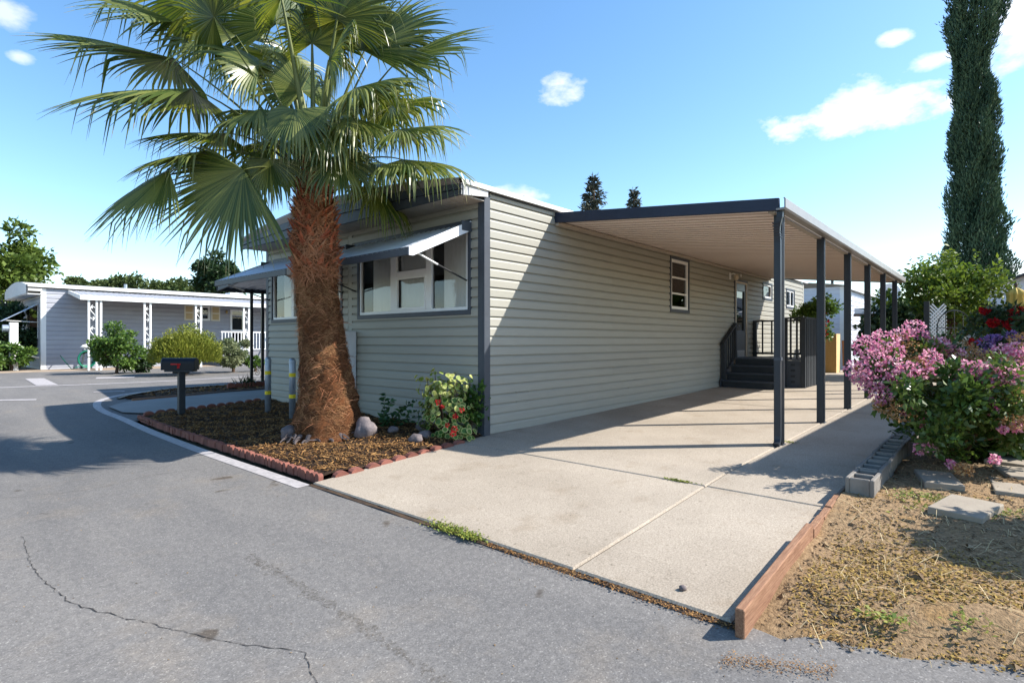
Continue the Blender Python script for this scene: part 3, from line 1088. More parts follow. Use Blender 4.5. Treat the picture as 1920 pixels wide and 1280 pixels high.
m = MB(); FRONT.box(m, 3.02, 3.13, -.01, .024, -.1, 3.04); m.build('batten', siding_m, fwall)
m = MB()
m.box(.05, HX, HY - .06, HY, -.1, 3.1); m.box(HX - .05, HX, .05, HY - .06, -.1, 3.1)
jm = MB(); siding(Plane('left', HY), .1, HX, -.09, 3.04, [], None, siding_m, joined=jm)
m.v, m.f = m.v + jm.v, m.f + [tuple(i + len(m.v) for i in f) for f in jm.f]
m.build('rear_walls', siding_m, home)
# corner posts
m = MB(); m.box(-.034, .078, -.034, 0.0, -.08, 3.13); m.box(-.034, 0, 0, .085, -.08, 3.05)
m.build('corner_trim', slate_m, home, bevel=.003)
m = MB(); m.box(-.03, 0, HY - .08, HY + .03, -.08, 3.05); m.box(0, .1, HY, HY + .03, -.08, 3.05)
m.build('corner_trim', slate_m, home, bevel=.003)
m = MB(); m.box(HX - .09, HX + .03, -.03, 0, .1, 3.13)
m.build('corner_trim', siding_m, home, bevel=.003)
# bowed roof
XR0, XR1 = -.47, HX + .3


def rz(y):
    return 3.22 + .24 * (1 - ((y - 3.04) / 3.12) ** 2)


ysr = [-.08 + i * (HY + .16) / 24 for i in range(25)]
m = MB()
m.grid([[(x, y, rz(y)) for y in ysr] for x in (XR0, XR1)])
m.grid([[(x, y, rz(y) - .02) for y in ysr] for x in (XR1, XR0)])
roof = m.build('roof', roof_m, home)
for i in range(14):                                     # standing seams across the roof
    x = .7 + i * 1.12
    m = MB()
    rows = [[(x - .012, y, rz(y) + .001), (x - .010, y, rz(y) + .022), (x + .010, y, rz(y) + .022), (x + .012, y, rz(y) + .001)] for y in ysr]
    m.grid(rows)
    m.build('seam', roof_m, roof)
# side edge: white drip edge over a thin slate strip
m = MB()
m.box(XR0 + .02, XR1, -.085, -.03, 3.175, 3.232)
m.box(XR0 + .02, XR1, -.093, -.085, 3.165, 3.195)
m.build('drip_edge', roof_m, roof, bevel=.004)
m = MB(); m.box(.1, XR1, -.03, -.004, 3.142, 3.166); m.build('eave_strip', slate_m, roof)
m = MB(); m.box(XR0 + .02, XR1, HY + .02, HY + .09, 3.15, 3.235); m.build('drip_edge', roof_m, roof)
# front fascia: stepped slate boards following the bow, lighter cap
for (zb, zt, o0, o1, mt, nm) in ((3.03, lambda y: 3.03 + (rz(y) - 3.06) * .42, .0, .022, slate_m, 'fascia_board'),
                                 (None, None, 0, .034, slate_m, 'fascia_board2'),
                                 ):
    m = MB()
    rows = []
    for y in ysr:
        H = rz(y) - .02 - 3.03
        if zb is not None: a, b = 3.03, 3.03 + H * .40
        else: a, b = 3.03 + H * .40, 3.03 + H * .74
        rows.append([(XR0 + .02, y, a), (XR0 - o1, y, a), (XR0 - o1, y, b - .012), (XR0 - o1 + .012, y, b), (XR0 + .02, y, b)])
    m.grid(rows, close=True)
    m.build('fascia_board', mt, roof)
m = MB()
m.grid([[(XR0 + .02, y, 3.03 + (rz(y) - 3.05) * .74), (XR0 - .02, y, 3.03 + (rz(y) - 3.05) * .74), (XR0 - .05, y, rz(y) - .03), (XR0 - .05, y, rz(y) + .006), (XR0 + .02, y, rz(y) + .008)] for y in ysr], close=True)
m.build('fascia_cap', M('fascia_cap_taupe', (.27, .24, .23), (.22, .2, .19), 5, .5), roof)
# end cheek of the overhang
m = MB()
m.prism([(XR0, -.07, 3.03), (XR0, -.07, 3.175), (.0, -.07, 3.175), (.0, -.07, 3.09)], (0, .04, 0))
m.build('overhang_cheek', M('cheek_grey', (.5, .5, .5), (.42, .42, .43), 6, .5), roof)
# soffit boards
for i in range(21):
    y0 = -.03 + i * .292
    m = MB(); m.box(XR0 + .02, -.0, y0, y0 + .284, 3.035, 3.05)
    m.build('soffit_panel', soffit_m, roof)
# skirting vents
def vent(pl, u0, u1, z0, z1, par):
    m = MB()
    pl.box(m, u0, u1, 0, .024, z0, z0 + .014); pl.box(m, u0, u1, 0, .024, z1 - .014, z1)
    pl.box(m, u0, u0 + .014, 0, .023, z0 + .014, z1 - .014); pl.box(m, u1 - .014, u1, 0, .023, z0 + .014, z1 - .014)
    v = m.build('skirting_vent', siding_m, par)
    for k in range(6):
        z = z0 + .02 + k * (z1 - z0 - .04) / 5.5
        m = MB(); m.add([pl.p(u0 + .014, .006, z + .016), pl.p(u1 - .014, .006, z + .016), pl.p(u1 - .014, .021, z), pl.p(u0 + .014, .021, z)], [(0, 1, 2, 3)])
        m.build('louvre', siding_m, v)


vent(SIDE, .62, .88, .40, .57, home); vent(SIDE, 3.65, 3.89, .40, .57, home); vent(FRONT, 1.95, 2.23, .22, .39, home)

# windows
window(home, FRONT, .22, 2.85, 1.59, 2.81, slate_m, mull=[(1.02, 1.14), (1.83, 1.97)], rails=[(1.14, 1.83, 2.19, 2.28)],
       blinds=[(.33, .83, .086), (1.18, 1.80, .088), (2.02, 2.52, .086)], label='wide three-part front window with vertical blinds by the corner')
m = MB()                                                # opening sash of the middle light
for (a, b, c, d) in ((1.14, 1.17, 1.70, 2.19), (1.80, 1.83, 1.70, 2.19), (1.17, 1.80, 1.70, 1.735), (1.17, 1.80, 2.155, 2.19)): FRONT.box(m, a, b, .0, .03, c, d)
m.build('sash', white_m, home)
window(home, FRONT, 3.30, 5.87, 1.59, 2.81, slate_m, mull=[(4.05, 4.15), (4.98, 5.08)], blinds=[(3.36, 4.0, .086), (4.2, 4.95, .086), (5.1, 5.5, .086)], label='front window half hidden behind the palm trunk')
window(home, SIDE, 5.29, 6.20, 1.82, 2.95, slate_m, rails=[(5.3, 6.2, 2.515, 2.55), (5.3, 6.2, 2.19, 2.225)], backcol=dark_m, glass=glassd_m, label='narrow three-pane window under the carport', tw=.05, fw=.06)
window(home, SIDE, 11.02, 11.87, 2.38, 2.88, slate_m, blinds=None, backcol=whitepaint_m, label='small square window right of the door')
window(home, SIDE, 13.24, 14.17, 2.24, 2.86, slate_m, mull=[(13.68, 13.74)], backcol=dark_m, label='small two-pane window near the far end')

# door
m = MB()
SIDE.box(m, 8.84, 8.90, -.03, .04, .80, 2.79); SIDE.box(m, 9.72, 9.80, -.03, .04, .80, 2.79); SIDE.box(m, 8.90, 9.72, -.03, .04, 2.73, 2.79)
door = m.build('door', slate_m, home, bevel=.004)
m = MB(); SIDE.box(m, 9.66, 9.72, -.03, .052, .80, 2.73); SIDE.box(m, 8.90, 8.93, -.03, .05, .80, 2.73); SIDE.box(m, 8.93, 9.66, -.03, .05, 2.69, 2.73)
m.build('door_frame', M('tan_jamb', (.62, .52, .40), (.55, .46, .35), 5, .5), door)
m = MB(); SIDE.box(m, 8.93, 9.02, -.03, .03, .82, 2.69); SIDE.box(m, 9.57, 9.66, -.03, .03, .82, 2.69); SIDE.box(m, 9.02, 9.57, -.03, .03, 2.5, 2.69); SIDE.box(m, 9.02, 9.57, -.03, .03, .82, 1.5)
m.build('door_leaf', M('storm_door', (.085, .10, .12), (.07, .082, .1), 4, .35, spec=.5), door, bevel=.004)
m = MB(); m.add([SIDE.p(9.02, 0, 1.5), SIDE.p(9.57, 0, 1.5), SIDE.p(9.57, 0, 2.5), SIDE.p(9.02, 0, 2.5)], [(0, 1, 2, 3)]); m.build('pane', glassd_m, door)
m = MB(); SIDE.box(m, 9.02, 9.57, -.04, -.035, 1.5, 2.5); m.build('dark_lining', dark_m, door)
m = MB(); SIDE.box(m, 9.04, 9.55, .03, .036, .84, 1.0); m.build('kick_plate', M('kick_metal', (.5, .52, .55), None, 5, .3, metallic=.7), door)
m = MB(); m.tube([SIDE.p(9.0, .03, 1.62), SIDE.p(9.0, .075, 1.62)], .012); m.tube([SIDE.p(8.98, .075, 1.62), SIDE.p(9.09, .078, 1.61)], .011)
m.build('handle', black_m, door)
# lamp by the door
m = MB(); SIDE.box(m, 8.50, 8.60, .015, .04, 2.74, 2.9); m.tube([SIDE.p(8.55, .03, 2.85), SIDE.p(8.58, .10, 2.88), SIDE.p(8.66, .14, 2.85)], .012)
lamp = m.build('wall_lamp', white_m, home)
m = MB(); m.tube([SIDE.p(8.66, .14, 2.86), SIDE.p(8.66, .14, 2.84), SIDE.p(8.66, .14, 2.76), SIDE.p(8.66, .14, 2.72)], [.03, .05, .055, .03], 10)
m.build('lamp_shade', M('lamp_cream', (.6, .5, .36), None, 5, .3), lamp, True)
m = MB(); SIDE.box(m, 9.26, 9.31, .015, .05, 2.86, 2.93); m.build('doorbell_box', white_m, home)


def corrugated(P0, U, Vv, period, amp, nper_per=6, groove=False):
    """sheet spanned by U (corrugated) and Vv, normal = U x V"""
    U, Vv, P0 = Vector(U), Vector(Vv), Vector(P0)
    nrm = U.cross(Vv).normalized()
    n = max(2, int(round(U.length / period * nper_per)))
    A = []
    for i in range(n + 1):
        t = i / n
        ph = (t * U.length / period) % 1.0
        if groove: h = amp * (1.0 if .34 < ph < .62 else (.5 if .28 < ph < .68 else 0.0))
        else: h = amp * (1 if ph < .45 else (0 if .55 < ph < .95 else .5))
        A.append(P0 + U * t + nrm * h)
    m = MB()
    m.grid([A, [a + Vv for a in A]])
    return m


def awning(y0, y1, label):
    zt, zb, X = 2.80, 2.34, -1.05
    m = corrugated((-.02, y0 + .01, zt), (0, y1 - y0 - .02, 0), (X, 0, zb - zt), .105, -.014, 8)
    a = m.build('window_awning', alum_m, home)
    a['label'] = label
    m = MB(); m.box(X - .015, X + .01, y0, y1, zb - .085, zb + .012)
    m.build('front_lip', slate_m, a, bevel=.003)
    m = MB(); m.box(-.045, -.0, y0, y1, zt - .05, zt + .035)
    m.build('head_rail', slate_m, a)
    for yy in (y0, y1):
        m = MB()
        s = -.012 if yy == y0 else .002
        m.prism([(-.03, yy + s, zt + .02), (X, yy + s, zb + .015), (X, yy + s, zb - .085), (X + .06, yy + s, zb - .085), (-.03, yy + s, zt - .11)], (0, .01, 0))
        fl = m.build('side_flange', whitepaint_m, a)
        m = MB(); m.box(-.20, -.02, yy + s - .004, yy + s + .014, zt - .125, zt + .0); m.build('bracket', slate_m, a)
        yb = yy + (.06 if yy == y0 else -.06)
        m = MB(); m.tube([(X + .14, yb, zb - .02), (-.55, yb, 2.2)], .013, 6)
        m.build('brace', white_m, a)
        m = MB(); m.tube([(-.55, yb, 2.2), (-.045, yb, 2.04)], .011, 6)
        m.build('brace', black_m, a)


awning(.22, 2.92, 'ribbed metal awning over the corner window')
awning(3.2, 5.95, 'ribbed metal awning behind the palm trunk')

# ================================================================== CARPORT
cp = thing('carport', 'metal carport roof on slate posts over the driveway', 'carport', (6.5, -1.6, 0))
CX0, CX1, CY = 1.47, 11.6, -3.12


def cz_(x, y):
    return 3.035 + .0995 * y - .003 * max(0, x - 2) * (-y / 3.1)


npan = 17
seam_m = M('pan_seam_tan', (.56, .46, .39), (.50, .41, .35), 6, .6)
for i in range(npan):
    a, b = CX0 + .04 + (CX1 - CX0 - .08) * i / npan, CX0 + .04 + (CX1 - CX0 - .08) * (i + 1) / npan
    m = corrugated((a, CY + .03, cz_(a, CY + .03)), (b - a, 0, cz_(b, CY) - cz_(a, CY)), (0, -CY - .045, cz_(a, -.015) - cz_(a, CY + .03)), (b - a) / 3, -.008, 24, True)
    top = [(x, y, cz_(x, y) + .062) for x, y, z in m.v]
    o = len(m.v); nf = len(m.f)
    m.v += top
    m.f += [tuple(j + o for j in f) for f in m.f[:nf]]
    rp = m.build('roof_panel', panel_m, cp)
    for j in range(3):
        xs_ = a + (b - a) * (j + .02) / 3
        m = MB()
        m.prism([(xs_, CY + .05, cz_(xs_, CY + .05) - .013), (xs_ + .016, CY + .05, cz_(xs_, CY + .05) - .013), (xs_ + .016, CY + .05, cz_(xs_, CY + .05) - .001), (xs_, CY + .05, cz_(xs_, CY + .05) - .001)], (0, -CY - .07, cz_(xs_, -.02) - cz_(xs_, CY + .05)))
        m.build('pan_seam', seam_m, rp)
m = MB()
m.prism([(CX0, CY - .03, cz_(CX0, CY) - .025), (CX0, -.02, cz_(CX0, 0) - .035), (CX0, -.02, cz_(CX0, 0) + .115), (CX0, CY - .03, cz_(CX0, CY) + .115)], (.045, 0, 0))
m.build('front_fascia', M('navy_fascia', (.018, .026, .050), (.014, .02, .04), 4, .5, spec=.35), cp, bevel=.004)
m = MB(); m.prism([(CX1, CY - .03, cz_(CX1, CY) - .025), (CX1, -.02, cz_(CX1, 0) - .02), (CX1, -.02, cz_(CX1, 0) + .1), (CX1, CY - .03, cz_(CX1, CY) + .1)], (.04, 0, 0))
m.build('end_fascia', slate_m, cp)
m = MB()                                                # gutter with an open channel
za, zb_ = cz_(CX0, CY), cz_(CX1, CY)
prf = [(0, -.02), (-.085, -.02), (-.10, .0), (-.10, .10), (-.085, .115), (-.075, .105), (-.085, .095), (-.085, .005), (0, .0)]
m.prism([(CX0 - .002, CY + y, za + z) for y, z in prf], (CX1 - CX0 + .04, 0, zb_ - za))
m.build('gutter', M('taupe_gutter', (.26, .25, .24), (.22, .21, .2), 4, .4, spec=.5), cp)
m = MB(); m.prism([(CX0 + .02, -.02, 2.955), (CX0 + .02, -.085, 2.965), (CX0 + .02, -.085, 3.005), (CX0 + .02, -.02, 3.005)], (CX1 - CX0 - .04, 0, 0))
m.build('wall_ledger', soffit_m, cp)
m = MB(); m.prism([(CX0 + .05, CY + .02, za - .035), (CX0 + .05, CY + .10, za - .027), (CX0 + .05, CY + .10, za + .015), (CX0 + .05, CY + .02, za + .007)], (CX1 - CX0 - .1, 0, zb_ - za))
m.build('edge_beam', soffit_m, cp)
PX = [1.71, 3.68, 5.49, 7.30, 9.13, 10.87]
for k, x in enumerate(PX):
    z0, z1 = g(x, 0) + .022, cz_(x, CY) - .01
    w = .042
    m = MB()
    y = -3.085
    m.box(x - w, x + w, y - w, y + w, z0, z1)
    for s in (-1, 1):
        m.box(x - w - .006, x - w + .001, y + s * .026 - .010, y + s * .026 + .010, z0, z1)
        m.box(x + s * .026 - .010, x + s * .026 + .010, y - w - .006, y - w + .001, z0, z1)
        m.box(x + s * .026 - .010, x + s * .026 + .010, y + w - .001, y + w + .006, z0, z1)
    p = m.build('post', post_m, cp)
    m = MB(); m.box(x - .06, x + .06, y - .06, y + .06, z0 - .002, z0 + .006); m.build('base_plate', slate_m, p)
# downspout on the first post
ds = post_m
m = MB()
x, y = 1.60, -3.10
zt = cz_(x, CY)


def rect_path(m, pts, w, d):
    rows = []
    for i, (px, py, pz) in enumerate(pts):
        a = Vector(pts[max(i - 1, 0)]); b = Vector(pts[min(i + 1, len(pts) - 1)])
        t = (b - a).normalized()
        n = Vector((0, 1, 0))
        u = t.cross(n).normalized() * d / 2
        c = Vector((px, py, pz))
        rows.append([c + n * w / 2 + u, c - n * w / 2 + u, c - n * w / 2 - u, c + n * w / 2 - u])
    m.grid(rows, close=True)
    b = len(m.v)
    m.v += [tuple(q) for q in rows[-1]]; m.f.append((b, b + 1, b + 2, b + 3))


rect_path(m, [(1.53, y - .05, zt - .01), (1.53, y - .045, zt - .09), (1.535, y - .03, zt - .13), (1.555, y - .012, zt - .19), (1.585, y, zt - .25), (1.608, y, zt - .30), (1.618, y, zt - .36), (1.62, y, zt - .7), (1.62, y, .16), (1.612, y, .115), (1.585, y, .08), (1.54, y, .062)], .062, .052)
dsp = m.build('downspout', post_m, cp)
for k in range(6):
    m = MB(); zz = zt - .15 - k * .03
    xx = 1.54 + .014 * k
    m.box(xx - .033, xx + .033, y - .037, y + .035, zz - .004, zz + .004)
    m.build('elbow_rib', post_m, dsp)
m = MB(); m.box(1.588, 1.652, y - .038, y + .038, 1.02, 1.06); m.build('strap', slate_m, dsp)

# ================================================================== PORCH STEPS AND DECK
dk = thing('porch_deck', 'charcoal painted porch with four steps at the door', 'porch', (8.9, -.8, .15))
DZ = .83
gz0 = g(7.85, -1) + .022
rise = (DZ - gz0) / 4
SX = [7.86, 8.12, 8.38, 8.64]
for k in range(4):
    zt = gz0 + rise * (k + 1)
    m = MB()
    if k < 3:
        m.box(SX[k] - .025, SX[k + 1] + .02, -1.24, -.10, zt - .035, zt)
        m.build('tread', slate_m, dk, bevel=.004)
    m = MB(); m.box(SX[k], SX[k] + .02, -1.22, -.12, zt - rise + (.0 if k == 0 else .0), zt - .036)
    m.build('riser', slate2_m, dk)
for y in (-1.275, -.085):
    m = MB(); m.prism([(7.84, y, gz0), (7.84, y, gz0 + rise), (8.64, y, DZ - .02), (8.64, y, gz0)], (0, .035, 0)); m.build('stringer', slate_m, dk)
for i in range(11):
    y0 = -1.66 + i * .15
    m = MB(); m.box(8.615, 10.30, y0, y0 + .143, DZ - .035, DZ); m.build('deck_board', slate_m, dk, bevel=.003)
def stick(name, p, q, w, h, par=dk, mat=slate2_m):
    m = MB(); m.beam(p, q, w, h); return m.build(name, mat, par, bevel=.003)


RZ = 1.74
stick('newel_post', (7.95, -.10, gz0), (7.95, -.10, 1.20), .09, .09)
stick('newel_post', (8.68, -.10, DZ), (8.68, -.10, 1.68), .08, .08)
stick('hand_rail', (7.86, -.10, 1.17), (8.72, -.10, 1.66), .09, .045)
for k in range(1, 5):
    x = 7.97 + k * .14
    stick('baluster', (x, -.10, gz0 + .25 + k * .08), (x, -.10, 1.21 + k * .08), .032, .032)
for (x, y) in ((8.66, -1.64), (8.66, -1.25), (10.26, -1.64), (10.26, -.06)):
    stick('newel_post', (x, y, gz0), (x, y, RZ), .095, .095)
stick('top_rail', (8.60, -1.64, RZ + .02), (10.32, -1.64, RZ + .02), .12, .04)
stick('top_rail', (10.26, -1.6, RZ + .02), (10.26, -.02, RZ + .02), .10, .04)
stick('top_rail', (8.66, -1.62, RZ + .02), (8.66, -1.22, RZ + .02), .10, .04)
stick('bottom_rail', (10.26, -1.6, DZ + .08), (10.26, -.02, DZ + .08), .05, .05)
for k in range(11):                                     # slats of the outer side, down to the ground
    x = 8.79 + k * .137
    m = MB(); m.box(x - .045, x + .045, -1.70, -1.675, gz0 + .03, RZ); m.build('slat', slate2_m, dk, bevel=.003)
for k in range(2):
    y = -1.37 - k * .13
    m = MB(); m.box(8.655, 8.675, y - .02, y + .02, DZ, RZ); m.build('baluster', slate2_m, dk)
for k in range(6):
    y = -.26 - k * .23
    stick('baluster', (10.26, y, DZ + .05), (10.26, y, RZ), .034, .034)
m = MB(); m.box(8.645, 8.66, -1.62, -1.27, gz0, DZ - .04); m.build('skirt_board', slate_m, dk)
for k in range(4):
    m = MB(); m.box(8.63, 8.648, -1.47, -1.38, gz0 + .12 + k * .13, gz0 + .17 + k * .13); m.build('cleat', slate2_m, dk)

# ================================================================== LEFT PATIO COVER
pc = thing('patio_cover', 'dark ribbed patio cover on the left side of the home', 'patio cover', (3, 8, 0))
for i in range(8):
    a, b = .35 + i * .9, .35 + (i + 1) * .9
    m = corrugated((a, HY + .02, 2.86), (b - a - .005, 0, 0), (0, 3.35, -.32), .15, .02, 6)
    m.build('roof_panel', alum_m, pc)
m = MB(); m.prism([(.30, HY + .02, 2.82), (.30, 9.46, 2.47), (.30, 9.46, 2.59), (.30, HY + .02, 2.94)], (.04, 0, 0)); m.build('front_fascia', slate_m, pc)
m = MB(); m.box(.3, 7.6, 9.42, 9.48, 2.46, 2.60); m.build('edge_fascia', slate_m, pc)
for (x, y) in ((1.07, 9.31), (1.30, 9.2), (4.4, 9.31), (7.2, 9.31)):
    m = MB(); m.box(x - .03, x + .03, y - .03, y + .03, g(x, y), 2.52); m.build('post', black_m, pc)
m = MB()
pts = []
for k in range(40):
    t = k / 39
    a = 2 * math.pi * 1.4 * t
    rr = .02 + .075 * t
    pts.append((1.185 + .6 * rr * math.cos(a), 9.255 - .3 * rr * math.cos(a), .42 + rr * math.sin(a)))
m.tube(pts, .006, 5)
m.tube([(1.09, 9.3, .72), (1.16, 9.27, .62), (1.24, 9.23, .55), (1.28, 9.2, .42), (1.25, 9.22, .3)], .006, 5)
m.build('scroll', black_m, pc)
# ================================================================== PALM
UP = Vector((0, 0, 1))
frond_m = leafmat('palm_frond', (.046, .084, .020), (.245, .262, .072), .36, .33, .5, (1.45, 1.4, .45))
frond_dry_m = leafmat('palm_tip', (.35, .30, .15), (.22, .24, .08), .3, .6, .2)
petiole_m = M('palm_petiole', (.16, .18, .055), (.11, .13, .04), 7, .4)
fibre_m = leafmat('palm_fibre', (.36, .19, .09), (.09, .04, .02), .08, .9, .1)
boot_m = leafmat('palm_boot', (.46, .135, .06), (.24, .06, .03), .05, .75, .2)
boot_pale_m = leafmat('palm_boot_edge', (.52, .25, .13), (.34, .13, .06), .1, .8, .2)
trunk_m, tt, tb = mat_base('palm_trunk')
tb.inputs['Roughness'].default_value = .95
tb.inputs['Specular IOR Level'].default_value = .1
cc = mixc(tt, ramp(tt, noise(tt, 34, 6, .75, stretch=(1, 1, 2.2)), .32, .68), (.17, .075, .034), (.045, .02, .011))
cc = mixc(tt, ramp(tt, noise(tt, 4, 4, .6), .45, .7), cc, mixc(tt, 1.0, cc, (1.5, 1.25, 1.0), 'MULTIPLY'))
tt.links.new(cc, tb.inputs['Base Color'])
bump(tt, tb, noise(tt, 60, 6, .75, stretch=(1, 1, 2.5)), 1.0, .02)

palm = thing('palm_tree', 'fan palm with shaggy brown trunk in the bark bed', 'palm tree', (-1.29, 1.56, -.07))
TZ = [(-.12, .52), (.0, .50), (.12, .445), (.35, .385), (.62, .342), (.95, .305), (1.25, .284), (1.6, .262), (1.9, .250), (2.2, .240), (2.6, .225), (2.95, .200), (3.2, .165), (3.45, .12), (3.6, .07)]


def trunk_c(z):
    t = max(0, min(1, z / 3.4))
    lean = -.215 * (t ** .75)
    c = Vector((-1.29, 1.56, 0)) + RD * (lean + .02 * math.sin(z * 2.4)) + VD * (.04 * math.sin(z * 1.7))
    return Vector((c.x, c.y, z))


def trunk_r(z):
    for (a, p), (b, q) in zip(TZ, TZ[1:]):
        if a <= z <= b: return p + (q - p) * (z - a) / (b - a)
    return TZ[-1][1]


rows = []
NA = 48
zz = np.linspace(-.12, 3.55, 90)
for z in zz:
    c, rr0 = trunk_c(z), trunk_r(z)
    row = []
    for k in range(NA):
        a = 2 * math.pi * k / NA
        k_ = 1 + .06 * (abs(math.sin(6 * a + 9 * z)) * abs(math.sin(6 * a - 9 * z)) - .4) + .035 * math.sin(a * 5 + z * 7) + .03 * math.sin(a * 9 - z * 13) + .03 * math.sin(z * 31 + 2 * math.sin(a * 2)) + rk.gauss(0, .012)
        row.append((c.x + rr0 * k_ * math.cos(a), c.y + rr0 * k_ * math.sin(a), z))
    rows.append(row)
m = MB(); m.grid(rows, close=True)
trunk = m.build('trunk', trunk_m, palm, True)
# shaggy fibres
r = np.random.default_rng(21)


def fibres(n, z0, z1, L0, L1, w, seed, outk=.35, zdir=.5):
    r = np.random.default_rng(seed)
    z = r.uniform(z0, z1, n); a = r.uniform(0, 2 * np.pi, n)
    cen = np.array([trunk_c(q) for q in z]); rad = np.array([trunk_r(q) for q in z]) * r.uniform(.96, 1.05, n)
    o = np.stack([np.cos(a), np.sin(a), 0 * a], 1); tg = np.stack([-np.sin(a), np.cos(a), 0 * a], 1)
    p0 = cen + o * rad[:, None]; p0[:, 2] = z
    sg = np.where(r.uniform(0, 1, n) < .5, -1, 1)
    d = tg * (sg * r.uniform(.3, 1, n))[:, None] + np.array([0, 0, 1.0]) * r.normal(-.1, zdir, n)[:, None] + o * r.uniform(.02, outk, n)[:, None]
    d /= np.linalg.norm(d, axis=1)[:, None]
    L = r.uniform(L0, L1, n)[:, None]
    s = np.cross(d, o); s /= np.linalg.norm(s, axis=1)[:, None]; s *= (w * r.uniform(.5, 1.5, n))[:, None]
    s += o * (w * .3)
    mid = p0 + d * L * .5 + o * (L * .06)
    tip = p0 + d * L - o * (L * .10) - np.array([0, 0, 1.0]) * L * .18
    q = np.clip(.5 + .28 * np.sin(z * 9 + 2 * np.sin(a * 2)) + .25 * np.sin(a * 4 - z * 5) + r.normal(0, .28, n), 0, 1)
    V = np.concatenate([np.stack([p0 - s, p0 + s, mid + s, mid - s], 1), np.stack([mid - s, mid + s, tip + s * .2, tip - s * .2], 1)])
    return V, np.tile(q, 2)


V, q = fibres(24000, .0, 2.55, .03, .10, .0016, 22, .16)
fo = npmesh('shaggy_fibre', V, 4, fibre_m, trunk, q); fo['kind'] = 'stuff'
V, q = fibres(1300, .05, 2.5, .06, .18, .002, 23, .5)
fo = npmesh('loose_fibre', V, 4, boot_pale_m, trunk, q); fo['kind'] = 'stuff'
# old leaf bases: curled red scales on the upper trunk
for k in range(230):
    z = 2.12 + 1.3 * (k / 230) ** .9 + rk.uniform(-.05, .05)
    a = k * 2.399 + rk.uniform(-.2, .2)
    c, rr0 = trunk_c(z), trunk_r(z) * rk.uniform(.93, 1.02)
    o = Vector((math.cos(a), math.sin(a), 0)); tg = Vector((-math.sin(a), math.cos(a), 0))
    p0 = Vector((c.x, c.y, z)) + o * rr0
    L, W = rk.uniform(.09, .22), rk.uniform(.014, .045)
    tw = tg * rk.uniform(-.9, .9)
    hk = rk.random()
    rws = []
    for i in range(5):
        t = i / 4
        cen = p0 + UP * (L * t * .85) + o * (.015 + (.03 + .09 * hk) * t * t + .02 * math.sin(t * 3)) + tw * (L * t)
        ww = W * (1 - t ** 2 * .92)
        curl = .022 * (1 - t * .5)
        rws.append([cen - tg * ww - o * curl, cen - tg * ww * .5, cen + o * curl * .6, cen + tg * ww * .5, cen + tg * ww - o * curl])
    m = MB(); m.grid(rws)
    ob = m.build('leaf_base', boot_pale_m if rk.random() < .3 else boot_m, palm)
    at = ob.data.attributes.new('rnd', 'FLOAT', 'FACE')
    at.data.foreach_set('value', [rk.random()] * len(ob.data.polygons))
V, q = fibres(6500, 2.05, 3.4, .05, .19, .0032, 24, .9, 1.0)
fo = npmesh('red_fibre', V, 4, boot_pale_m, trunk, q); fo['kind'] = 'stuff'
# grey dead straps at the foot
strap_m = leafmat('dead_strap', (.13, .105, .10), (.06, .05, .052), .05, .8, .15)
for k in range(30):
    a = rk.uniform(2.7, 6.0) if k < 24 else rk.uniform(0, 6.28)
    o = Vector((math.cos(a), math.sin(a), 0)); tg = Vector((-math.sin(a), math.cos(a), 0))
    p0 = Vector((-1.29, 1.56, 0)) + o * rk.uniform(.46, .55)
    zb = g(p0.x, p0.y) + bedz(p0.x, p0.y)
    L = rk.uniform(.09, .2); W = rk.uniform(.02, .045); tl = rk.uniform(-.9, .9)
    rws = []
    for i in range(4):
        t = i / 3
        cen = Vector((p0.x, p0.y, zb + rk.uniform(.02, .10) * (1 - t) + .015)) + o * (L * t * .7) + tg * (tl * L * t)
        rws.append([cen - tg * W * (1 - .6 * t), cen + UP * .012, cen + tg * W * (1 - .6 * t)])
    m = MB(); m.grid(rws); ob = m.build('dead_strap', strap_m, palm)
    at = ob.data.attributes.new('rnd', 'FLOAT', 'FACE')
    at.data.foreach_set('value', [rk.random()] * len(ob.data.polygons))

CROWN = trunk_c(3.42)
PXM = 7.25 / 1042            # metres per photograph pixel at the palm


